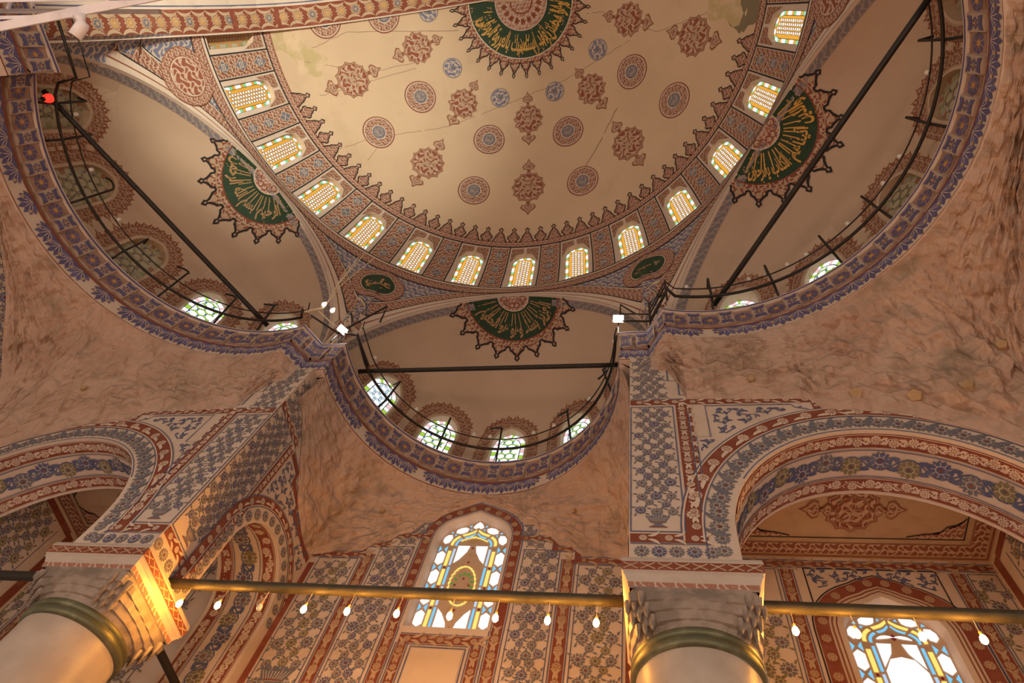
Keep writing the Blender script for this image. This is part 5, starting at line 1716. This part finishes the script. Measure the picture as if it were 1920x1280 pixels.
def pane_big(art, O, cx, b0, bs, plain=False):
    """gypsum lattice with clear hexagons at the rim, yellow and blue bars, and a lobed centre"""
    art.poly(O, 'gypsum', 0)
    hw = max(p[0] for p in O) - cx - .03
    zt = max(p[1] for p in O)
    def hexa(x, z, w, h, m): art.poly([(x - w, z - h * .6), (x, z - h), (x + w, z - h * .6), (x + w, z + h * .6), (x, z + h), (x - w, z + h * .6)], m, 2)
    pitch = .66
    n = int((bs - b0 - .1) / pitch)
    off = (bs - b0 - n * pitch) / 2
    for sg in (1, -1):
        X = cx + sg * (hw - .14)
        for i in range(n):
            z = b0 + off + pitch * (i + .5)
            hexa(X, z, .115, .25, 'glass_white')
        for i in range(n + 1):
            z = b0 + off + pitch * i
            art.poly([(X - .115, z - .12), (X - .115, z + .12), (X - .03, z)], 'glass_azure', 2)
            art.poly([(X + .115, z - .12), (X + .115, z + .12), (X + .03, z)], 'glass_azure', 2)
        for i in range(n):
            z0 = b0 + off + pitch * i + .06
            xb = cx + sg * (hw - .345)
            art.rect(xb - .045, z0, xb + .045, z0 + pitch - .12, 'glass_yellow', 2)
            art.poly(circ(xb, z0 - .06, .035, 6), 'glass_ruby', 2)
            xb = cx + sg * (hw - .46)
            art.rect(xb - .03, z0 + .02, xb + .03, z0 + pitch - .04, 'glass_sky' if i % 2 else 'glass_azure', 2)
    # head
    P = offset_poly(O, -.14)
    top = [p for p in P if p[1] > bs - .05]
    top.sort(key=lambda p: p[0])
    L = [0]
    for p, q in zip(top, top[1:]): L.append(L[-1] + math.hypot(q[0] - p[0], q[1] - p[1]))
    def at(s, d):
        x = interp(s, list(zip(L, [p[0] for p in top]))); z = interp(s, list(zip(L, [p[1] for p in top])))
        r = math.hypot(x - cx, z - (bs - .1)) or 1
        return (x - (x - cx) / r * d, z - (z - (bs - .1)) / r * d)
    m = 5
    for i in range(m):
        s0, s1 = L[-1] * (i + .12) / m, L[-1] * (i + .88) / m
        sm = (s0 + s1) / 2
        art.poly([at(s0, 0), at(lerp(s0, s1, .2), -.09), at(sm, -.11), at(lerp(s0, s1, .8), -.09), at(s1, 0), at(lerp(s0, s1, .8), .10), at(sm, .12), at(lerp(s0, s1, .2), .10)], 'glass_white', 2)
    for i in range(1, m):
        s0 = L[-1] * i / m
        art.poly([at(s0 - .04, -.10), at(s0 + .04, -.10), at(s0, -.02)], 'glass_azure', 2); art.poly([at(s0 - .05, .10), at(s0 + .05, .10), at(s0, .03)], 'glass_azure', 2)
    for i in range(4):
        s0, s1 = L[-1] * (i + .08) / 4, L[-1] * (i + .92) / 4
        art.strip([at(lerp(s0, s1, k / 5), .17) for k in range(6)], [at(lerp(s0, s1, k / 5), .25) for k in range(6)], 'glass_yellow', 2)
        art.strip([at(lerp(s0, s1, k / 5), .30) for k in range(6)], [at(lerp(s0, s1, k / 5), .36) for k in range(6)], 'glass_azure', 2)
    # centre
    w = hw - .54
    zb, zt2 = b0 + .12, bs + .02
    zc = (zb + zt2) / 2
    if plain:
        art.poly([(cx - w, zt2 - .05), (cx - .10, zt2 - .05), (cx - .16, zt2 - .28), (cx - w, zt2 - .62)], 'glass_white', 2)
        art.poly([(cx + w, zt2 - .05), (cx + .10, zt2 - .05), (cx + .16, zt2 - .28), (cx + w, zt2 - .62)], 'glass_white', 2)
        art.poly([(cx - w, zb), (cx + w, zb), (cx + w, zt2 - .70), (cx + .22, zt2 - .42), (cx, zt2 - .36), (cx - .22, zt2 - .42), (cx - w, zt2 - .70)], 'glass_white', 2)
        art.poly([(cx - .07, zt2 + .10), (cx, zt2 + .02), (cx + .07, zt2 + .10), (cx, zt2 + .20)], 'glass_ruby', 2)
        for s in (1, -1): art.stamp([leafm(0, 0, .5, .34, .08, 'glass_white', 0, -.7, 5)], cx + s * .34, zt2 + .06, 0, 1, lvl=2, flip=s > 0)
        return
    for sz in (1, -1):
        ze = zt2 if sz > 0 else zb
        for s in (1, -1):
            art.poly([(cx + s * w, ze - sz * .02), (cx + s * .08, ze - sz * .02), (cx + s * .13, ze - sz * .25), (cx + s * .28, ze - sz * .52), (cx + s * w, ze - sz * .66)], 'glass_white', 2)
        art.poly(circ(cx, ze - sz * .10, .035, 5), 'glass_ruby', 2)
    for i in range(26):
        rd2 = random.Random(i * 3 + 1)
        a_ = 2 * PI * i / 26
        art.stamp([leafm(0, 0, a_ + 1.2, .16, .055, 'glass_yellow', 0, .8, 3)], cx + .32 * cos(a_), zc + .62 * sin(a_), 0, 1, lvl=2)
    for i in range(14):
        a_ = 2 * PI * i / 14
        art.stamp([leafm(0, 0, a_ - 1.0, .13, .05, 'glass_leaf', 0, .8, 3)], cx + .20 * cos(a_), zc + .34 * sin(a_), 0, 1, lvl=2)
    for dx, dz in ((0, .22), (.18, 0), (-.18, 0), (0, -.22), (0, .78), (0, -.78)):
        art.poly([(cx + dx - .035, zc + dz), (cx + dx, zc + dz - .045), (cx + dx + .035, zc + dz), (cx + dx, zc + dz + .045)], 'glass_ruby', 3)
    for i in range(9):
        x = cx - .38 + .095 * i
        art.stamp([leafm(0, 0, .6 if i < 4 else 2.4, .15, .05, 'glass_yellow', 0, .5, 3)], x, zt2 + .14 + .13 * sin(PI * i / 8), 0, 1, lvl=2)
for cx, O, b0, bs, plain, lab in ((-.05, O1, 10.14, 13.05, False, 'tall pointed stained glass window in the middle of the back wall'), (9.5, O2, 7.0, 10.55, True, 'arched window with clear centre in the right bay, partly below the photo'), (-9.5, O3, 7.0, 10.55, True, 'arched window of the left bay')):
    base = Vector((cx, WY, b0))
    w = empty(window_name(), base); tag(w, lab, None, None, 'structure')
    fr = MB(base)
    inner = offset_poly(O, -.05)
    n = len(O)
    fr.faces([(x, WY, z) for x, z in O] + [(x, WY + .30, z) for x, z in inner], [(i, (i + 1) % n, n + (i + 1) % n, n + i) for i in range(n)], 'cream_paint')
    fr.build('window_frame', parent=w)
    pn = MB(base)
    pane_big(Art(pn, lambda u, v: (u, WY + .29, v)), inner, cx, b0, bs, plain)
    pn.build('glass_pane', parent=w)

# ---------------------------------------------------------------- floor far below (the viewer's eye is 1.6 m above it)
mb = MB()
mb.grid(lambda x, y: (x, y, -1.6), lin(-14, 14, 14), lin(-14, 13.3, 14), 'carpet')
mb.build('floor', label='carpeted prayer floor', kind='structure')

# ================================================================ THINGS
# ---------------------------------------------------------------- the two columns
def column(cx, cy, lab):
    root = empty('stone_column', (cx, cy, -1.6))
    tag(root, lab, 'column')
    m = MB((cx, cy, -1.6)); m.lathe((cx, cy, 0), [(1.02, -1.6), (1.02, -1.2), (.95, -1.1), (.94, -.6), (.92, 2.0), (.89, 5.0), (.87, 6.42), (.87, 6.55)], 'marble_warm', 72)
    m.build('shaft', parent=root, smooth=True)
    m = MB((cx, cy, 6.4)); m.o = Vector((cx, cy, -1.6))
    m.lathe((cx, cy, 0), [(.86, 6.40), (.90, 6.41), (.935, 6.45), (.945, 6.50), (.93, 6.55), (.90, 6.575), (.93, 6.60), (.94, 6.65), (.92, 6.69), (.87, 6.71)], 'bronze_green', 72)
    m.build('neck_ring', parent=root, smooth=True, label='dark green bronze ring')
    # capital: tiers of stalactite cells turning the round neck into a square block
    m = MB((cx, cy, -1.6))
    def sq(a, h, k):      # k=0 round, 1 square
        r1 = h
        c, s = cos(a), sin(a)
        r2 = h / max(abs(c), abs(s))
        r2 = min(r2, h * 1.36)
        r = lerp(r1, r2, k)
        return r * c, r * s
    N = 96
    tiers = [(6.70, .86, 0.0), (6.82, .90, .10), (6.83, .93, .25), (6.96, .95, .40), (6.97, .97, .55), (7.10, .97, .75), (7.11, .98, .88), (7.24, .97, 1.0), (7.26, .92, 1.0), (7.36, .92, 1.0)]
    P = []
    for j, (z, h, k) in enumerate(tiers):
        for i in range(N):
            a = 2 * PI * i / N
            x, y = sq(a, h, k)
            cell = abs(((i + (2 if (j // 2) % 2 else 0)) % 4) - 2) / 2
            near = max(0.0, 1 - abs(abs(x) - abs(y)) / .45)
            f = 1 - (.012 + .05 * near) * cell * (1 if 0 < j < 8 else 0)
            P.append((cx + x * f, cy + y * f, z))
    m.faces(P, [(j * N + i, j * N + (i + 1) % N, (j + 1) * N + (i + 1) % N, (j + 1) * N + i) for j in range(len(tiers) - 1) for i in range(N)], 'marble_dark')
    # little hanging drops at the corners
    DR = []
    for qx in (1, -1):
        for qy in (1, -1):
            for t in range(3):
                zz = 6.80 + t * .14
                d = .70 + t * .075
                for q in range(3):
                    ox, oy = d * qx + (q - 1) * .10 * qx, d * qy - (q - 1) * .10 * qy
                    DR.append((cx + ox, cy + oy, zz))
    cap = m.build('capital', parent=root, label='weathered stalactite capital')
    for p in DR:
        m = MB(p); m.lathe(p, [(.001, -.10), (.035, -.04), (.05, .06), (.06, .14)], 'marble_dark', 6)
        ob = m.build('drop', parent=cap); ob.location = Vector(p) - Vector((cx, cy, -1.6))
    # abacus mouldings
    m = MB((cx, cy, -1.6))
    prof = [(.92, 7.34), (.94, 7.36), (.95, 7.44), (.985, 7.52), (1.01, 7.55), (1.01, 7.58), (1.035, 7.60), (1.045, 7.76), (1.045, 7.80), (1.03, 7.86), (.8, 7.86)]
    mats = ['marble_dark', 'arab_rosette', 'marble_warm', 'marble_warm', 'marble_warm', 'marble_warm', 'red_paint', 'marble_warm', 'marble_warm', 'marble_warm']
    for (h0, z0), (h1, z1), mt in zip(prof, prof[1:], mats):
        c0 = [(cx + a * h0, cy + b * h0, z0) for a, b in ((-1, -1), (1, -1), (1, 1), (-1, 1))]
        c1 = [(cx + a * h1, cy + b * h1, z1) for a, b in ((-1, -1), (1, -1), (1, 1), (-1, 1))]
        for i in range(4):
            m.face([c0[i], c0[(i + 1) % 4], c1[(i + 1) % 4], c1[i]], mt, [(0, 0), (2, 0), (2, z1 - z0), (0, z1 - z0)])
    for i, (ax, ay) in enumerate(((0, -1), (1, 0), (0, 1), (-1, 0))):
        tx, ty = -ay, ax
        fn = lambda u, v, ax=ax, ay=ay, tx=tx, ty=ty: (cx + ax * lerp(1.035, 1.045, (v - 7.6) / .16) + tx * u, cy + ay * lerp(1.035, 1.045, (v - 7.6) / .16) + ty * u, v)
        ar = Art(m, fn, 1.0, .003)
        for q in range(8):
            u = -.9 + q * .257
            ar.stamp([linem([(-.11, -.06), (.11, .06)], .022, 'tan_paint', 0), linem([(-.11, .06), (.11, -.06)], .022, 'tan_paint', 0), ('p', circ(0, 0, .028, 6), 'tan_paint', 1)], u, 7.68, 0, 1, lvl=0)
    m.build('abacus', parent=root, label='moulded slab with a red painted band')
    return root
column(-5.23, 9.91, 'thick marble column at the left, leaning diagonally in the photo, its capital glowing yellow')
column(5.23, 9.91, 'thick marble column at the bottom right of centre, under the right painted pier')

# ---------------------------------------------------------------- tie beams between the piers and the bulbs below them
def beam(name, p, q, w, mat, lab, n=10, sag=0.0, grp=None):
    p, q = Vector(p), Vector(q)
    m = MB(p)
    pts = [p.lerp(q, t) + Vector((0, 0, -sag * sin(PI * t))) for t in lin(0, 1, 14)]
    m.tube(pts, w, mat, n)
    return m.build(name, smooth=True, label=lab, category='tie rod' if 'rod' in name else 'beam', group=grp)
beam('tie_beam', (-4.29, 9.9, 7.93), (4.29, 9.9, 7.93), .10, 'beam_wood', 'dark round tie beam between the two columns, crossing in front of the tall window')
beam('tie_beam', (6.01, 9.9, 7.93), (11.49, 9.9, 7.93), .10, 'beam_wood', 'dark tie beam running right from the right column')
beam('tie_beam', (-6.01, 9.9, 7.97), (-11.49, 9.9, 7.97), .10, 'beam_dark', 'black tie beam running left from the left column')
beam('tie_beam', (-5.2, 10.46, 7.88), (-5.2, 12.98, 7.88), .085, 'beam_dark', 'black tie beam running back from the left capital to the wall')
def bulb(x, y, z, lab, grp, lit=True, cord=.36):
    root = empty('hanging_bulb', (x, y, z))
    tag(root, lab, 'light bulb', grp)
    m = MB((x, y, z)); m.lathe((x, y, z), [(.001, -.075), (.03, -.066), (.047, -.035), (.05, -.005), (.042, .035), (.026, .062), (.02, .07)], 'bulb_glow' if lit else 'clear_bulb', 14)
    m.build('glass', parent=root, smooth=True)
    m = MB((x, y, z)); m.tube([(x, y, z + .062), (x, y, z + .125)], .022, 'ochre_paint', 8); m.build('socket', parent=root)
    m = MB((x, y, z)); m.tube([(x, y, z + .12), (x, y, z + cord)], .006, 'cable_cream', 5); m.build('cord', parent=root)
XS = [-3.77, -2.99, -1.31, -.5, .4, 1.33, 2.11, 2.97, 3.75]
WH = ['closest to the glowing left capital', 'second from the left capital', 'third lit one from the left capital', 'fourth lit one from the left capital', 'just left of the tall window', 'in front of the foot of the tall window', 'just right of the tall window', 'second to the right of the tall window', 'beside the right column, on its left']
for x, wds in zip(XS, WH): bulb(x, 9.9, 7.48, 'glowing yellow bulb on the middle beam, ' + wds, 'glowing bulbs under the tie beams')
bulb(-2.16, 9.9, 7.48, 'small unlit bulb between two lit ones near the left capital', None, False)
for x, wds in zip([6.72, 7.57, 8.44, 9.23], ['just right of the right column', 'over the left edge of the right window', 'over the right half of the right window', 'furthest right in the photo']):
    bulb(x, 9.9, 7.50, 'glowing yellow bulb on the right beam, ' + wds, 'glowing bulbs under the tie beams')

# ---------------------------------------------------------------- iron rods across the exedrae
beam('tie_rod', (-4.20, 10.29, 17.12), (3.91, 10.35, 17.12), .075, 'iron', 'dark iron rod crossing the middle exedra', 8)
beam('tie_rod', (10.95, 1.71, 17.12), (6.58, 8.60, 17.12), .075, 'iron', 'long dark iron rod crossing the right exedra', 8)
beam('tie_rod', (-11.52, 1.14, 17.12), (-6.86, 8.58, 17.12), .075, 'iron', 'long dark iron rod crossing the left exedra', 8)

# ---------------------------------------------------------------- lamp rails: two hoops on bent brackets round each cornice
def rail(c, r, a0, a1, ends, brk, lamps, lab, which):
    """c centre, r radius, a0..a1 degrees; ends: straight pieces towards the piers"""
    mid = math.radians((a0 + a1) / 2)
    base = Vector((c[0] + r * cos(mid), c[1] + r * sin(mid), 16.42))
    root = empty('lamp_rail', base)
    tag(root, lab, 'lamp rail')
    A = [math.radians(a) for a in lin(a0, a1, 48)]
    for nm, rr, z, w in (('thick_hoop', r, 16.9, .042), ('thin_hoop', r - .03, 17.4, .020)):
        m = MB(base)
        pts = [Vector((c[0] + rr * cos(a), c[1] + rr * sin(a), z)) for a in A]
        pts = [Vector((x, y, z)) for x, y in ends[0]] + pts + [Vector((x, y, z)) for x, y in ends[1]]
        m.tube(pts, w, 'iron', 7); m.build(nm, parent=root, smooth=True)
    for a, kind in brk:
        a = math.radians(a)
        d = Vector((cos(a), sin(a), 0)); C3 = Vector((c[0], c[1], 0))
        m = MB(base)
        ptl = [C3 + d * (r + .45) + Vector((0, 0, 16.44)), C3 + d * (r + .05) + Vector((0, 0, 16.86)), C3 + d * (r - .12) + Vector((0, 0, 17.9))]
        if kind == 0: ptl += [C3 + d * (r + .22) + Vector((0, 0, 18.0))]
        else:
            sd = Vector((-d.y, d.x, 0))
            ptl = [C3 + d * (r + .30) + Vector((0, 0, 16.44)), C3 + d * (r - .10) + Vector((0, 0, 17.9))] + [C3 + d * (r - .10 + .16 * sin(q)) + sd * (.30 * (1 - cos(q)) * .5 * 1.2) + Vector((0, 0, 17.9 + .32 * sin(q))) for q in lin(.3, PI, 7)]
        m.tube(ptl, .034, 'iron', 6); m.build('bracket', parent=root, smooth=True)
    for a, col in lamps:
        a = math.radians(a)
        x, y = c[0] + (r - .03) * cos(a), c[1] + (r - .03) * sin(a)
        o = empty('oil_lamp', (x, y, 17.42))
        tag(o, 'small clear glass lamp on the thin hoop of the %s exedra' % which, 'lamp', 'small glass lamps on the hoops of the %s exedra' % which)
        m = MB((x, y, 17.42)); m.lathe((x, y, 17.46), [(.001, -.03), (.05, .0), (.065, .06), (.06, .12), (.055, .13)], 'clear_bulb', 10); m.build('glass_cup', parent=o, smooth=True)
        m = MB((x, y, 17.42)); m.tube([(x, y, 17.425), (x, y, 17.45)], .018, 'iron', 6); m.build('holder', parent=o)
rail((0, 9.245), 3.87, 4, 170, ([(4.15, 8.75)][:0] or [(3.9, 9.3)], [(-3.85, 8.9)]), [(150, 0), (118, 0), (91, 1), (55, 1), (26, 1)], [(168, 0), (135, 0), (104, 0), (96, 0), (74, 0), (63, 0), (40, 0), (20, 0), (8, 0)], 'dark double hoop rail with bent brackets round the middle exedra', 'middle')
rail((6.31, 3.25), 5.0, -26, 99, ([(10.6, .9)], [(5.30, 7.95)]), [(-8, 0), (12, 0), (36, 0), (52, 0), (70, 0), (88, 0)], [(0, 0), (22, 0), (30, 0), (44, 0), (58, 0), (64, 0), (76, 0), (82, 0), (95, 0)], 'dark double hoop rail with bent brackets round the right exedra', 'right')
rail((-6.31, 3.25), 5.08, 81, 203, ([(-5.4, 8.0)], [(-10.75, 1.0), (-10.15, .95), (-10.05, -.5)]), [(200, 0), (189, 0), (170, 1), (150, 0), (132, 1), (112, 1), (97, 1)], [(196, 0), (178, 0), (160, 0), (104, 0)], 'dark double hoop rail with bent brackets round the left exedra', 'left')

# ---------------------------------------------------------------- floodlights on the pier corners
def flood(x, y, z, aim, lab):
    root = empty('floodlight', (x, y, z)); tag(root, lab, 'floodlight', 'floodlights on the pier corners')
    d = (Vector(aim) - Vector((x, y, z))).normalized()
    R = d.to_track_quat('Z', 'Y').to_matrix()
    m = MB((x, y, z)); m.box((x, y, z), (.30, .22, .08), 'grey_metal', R); m.build('housing', parent=root)
    m = MB((x, y, z)); m.box(Vector((x, y, z)) + d * .045, (.26, .18, .012), 'flood_glow', R); m.build('lens', parent=root)
    m = MB((x, y, z)); c = Vector((x, y, z))
    sx = R @ Vector((1, 0, 0))
    m.tube([c + sx * .17, c + sx * .17 - d * .16, c - sx * .17 - d * .16, c - sx * .17], .014, 'iron', 5)
    m.tube([c - d * .16, c - d * .16 + Vector((0, .10, -.10)), Vector((x, y + .18, 16.44))], .018, 'iron', 5); m.build('bracket', parent=root)
    return root
FL = flood(-4.36, 8.80, 17.05, (4.6, 1.2, 0), 'white floodlight on the left pier corner, between the left and middle exedrae')
FR = flood(3.98, 8.85, 17.05, (4.6, 1.2, 0), 'white floodlight on the right pier corner, between the middle and right exedrae')
# support frames behind the floodlights
def frame_(root, pts_list):
    m = MB(root.location)
    for P, w in pts_list: m.tube(P, w, 'iron', 6)
    m.build('support_frame', parent=root, label='black angled support frame')
frame_(FR, [([(4.02, 8.9, 17.1), (4.02, 8.9, 18.2), (4.45, 8.7, 17.0)], .03), ([(4.05, 8.9, 17.0), (4.85, 8.95, 17.0)], .03), ([(4.05, 8.9, 17.5), (4.85, 8.95, 17.5)], .02), ([(4.85, 8.95, 16.44), (4.85, 8.95, 18.3)], .032), ([(4.85, 8.95, 17.0), (5.3, 8.1, 17.0)], .04), ([(4.85, 8.95, 17.5), (5.3, 8.1, 17.5)], .025), ([(5.3, 8.1, 16.44), (5.3, 8.1, 17.9)], .032), ([(4.85, 8.95, 17.8), (5.3, 8.1, 17.8)], .02)])
frame_(FL, [([(-4.30, 8.9, 17.0), (-3.85, 9.0, 17.0)], .035), ([(-3.85, 9.0, 16.9), (-3.72, 10.0, 16.9)], .042), ([(-4.4, 8.9, 17.3), (-3.3, 8.6, 18.3), (-3.25, 8.75, 17.4)], .03), ([(-5.25, 8.25, 17.0), (-4.5, 8.9, 17.0)], .03), ([(-4.5, 8.9, 16.44), (-4.5, 8.9, 17.5)], .03)])
# bright cable bundle with two spot lamps
c0 = Vector((-4.78, 8.05, 16.95))
root = empty('cable_lamp', c0); tag(root, 'cream cable bundle with two small spot lamps hanging beside the left floodlight', 'lamp')
m = MB(c0)
for dx, dy, w in ((-.06, .05, .012), (.0, .0, .016), (.05, -.04, .012), (.10, .02, .012)):
    m.tube([c0 + Vector((0, 0, .1)), Vector((-4.30 + dx, 7.45 + dy, 17.3)), Vector((-3.85 + dx * 5, 6.9 + dy * 3, 18.2))], w, 'cable_cream', 5)
m.tube([Vector((-5.3, 8.05, 16.8)), c0 + Vector((0, 0, .1))], .028, 'cable_cream', 6); m.tube([c0 + Vector((-.15, .05, 0)), Vector((-4.55, 8.60, 16.95))], .016, 'cable_cream', 5)
m.build('cables', parent=root)
for p in (c0 + Vector((.02, -.10, .12)), c0 + Vector((.28, .08, .05))):
    m = MB(c0); m.lathe(p, [(.001, -.085), (.055, -.06), (.07, 0), (.055, .06), (.03, .11), (.03, .14)], 'spot_glow', 12); m.build('spot_lamp', parent=root, smooth=True)

# ---------------------------------------------------------------- upper left corner: security camera on a white steel frame, red lamp
root = empty('steel_truss', Vector((-5.113, 0.263, 10.0))); tag(root, 'white painted steel truss in the upper left corner, out of focus', 'truss')
m = MB(root.location)
def flatbar(p, q, w, h, mat='white_metal'):
    p, q = Vector(p), Vector(q); d = (q - p)
    R = d.to_track_quat('X', 'Z').to_matrix()
    m.box((p + q) / 2, (d.length, w, h), mat, R)
flatbar(Vector((-5.743, 0.279, 10.0)), Vector((0.736, 0.132, 10.0)), .12, .10); flatbar(Vector((-5.775, -0.05, 10.2)), Vector((-2.41, 0.386, 10.2)), .07, .07, 'grey_metal')
flatbar(Vector((-5.628, 0.078, 10.0)), Vector((-3.546, 0.305, 10.0)), .05, .05); flatbar(Vector((-5.292, -0.151, 10.0)), Vector((-1.932, 0.235, 10.0)), .10, .10); flatbar(Vector((-5.339, -0.068, 10.0)), Vector((-2.972, -0.126, 10.0)), .05, .05)
m.build('bars', parent=root)
for b0, b1 in ((Vector((-4.936, 0.026, 10.1)), Vector((-4.737, -0.158, 10.1))), (Vector((-4.489, 0.037, 10.1)), Vector((-4.296, -0.145, 10.1)))):
    m = MB(root.location); m.tube([b0, b1], .03, 'white_metal', 8); m.build('bolt', parent=root)
cb = Vector((-3.554, 0.305, 9.9))
root = empty('security_camera', cb); tag(root, 'white tube security camera hanging under the steel truss', 'security camera')
p0, p1, p2 = Vector((-3.538, 0.293, 9.9)), Vector((-3.522, 0.434, 9.85)), Vector((-3.642, 0.574, 9.75))
m = MB(cb); p0 = p0 + Vector((0, 0, -.03)); m.tube([p0, p0.lerp(p1, .6), p1], .07, 'white_metal', 10, rs=[.09, .06, .055]); m.build('mount', parent=root, smooth=True)
m = MB(cb); m.tube([p1 + (p1 - p2) * .25, p1, p2], .1, 'white_metal', 16, rs=[.07, .09, .095]); m.build('housing', parent=root, smooth=True)
dv = (p2 - p1).normalized()
m = MB(cb); m.tube([p2 + dv * .003, p2 + dv * .012], .07, 'lens_dark', 16); m.build('lens', parent=root)
cb = Vector((-11.0, 1.35, 16.62))
root = empty('warning_lamp', cb); tag(root, 'small red lamp at the lower end of the left iron rod, far left', 'lamp')
m = MB(cb); m.lathe(cb, [(.001, -.14), (.09, -.11), (.12, -.02), (.12, .08), (.07, .13), (.001, .14)], 'red_glow', 12); m.build('red_cover', parent=root, smooth=True)
m = MB(cb); m.tube([cb - Vector((0, 0, .14)), cb - Vector((0, 0, .2))], .06, 'iron', 8); m.build('base', parent=root)
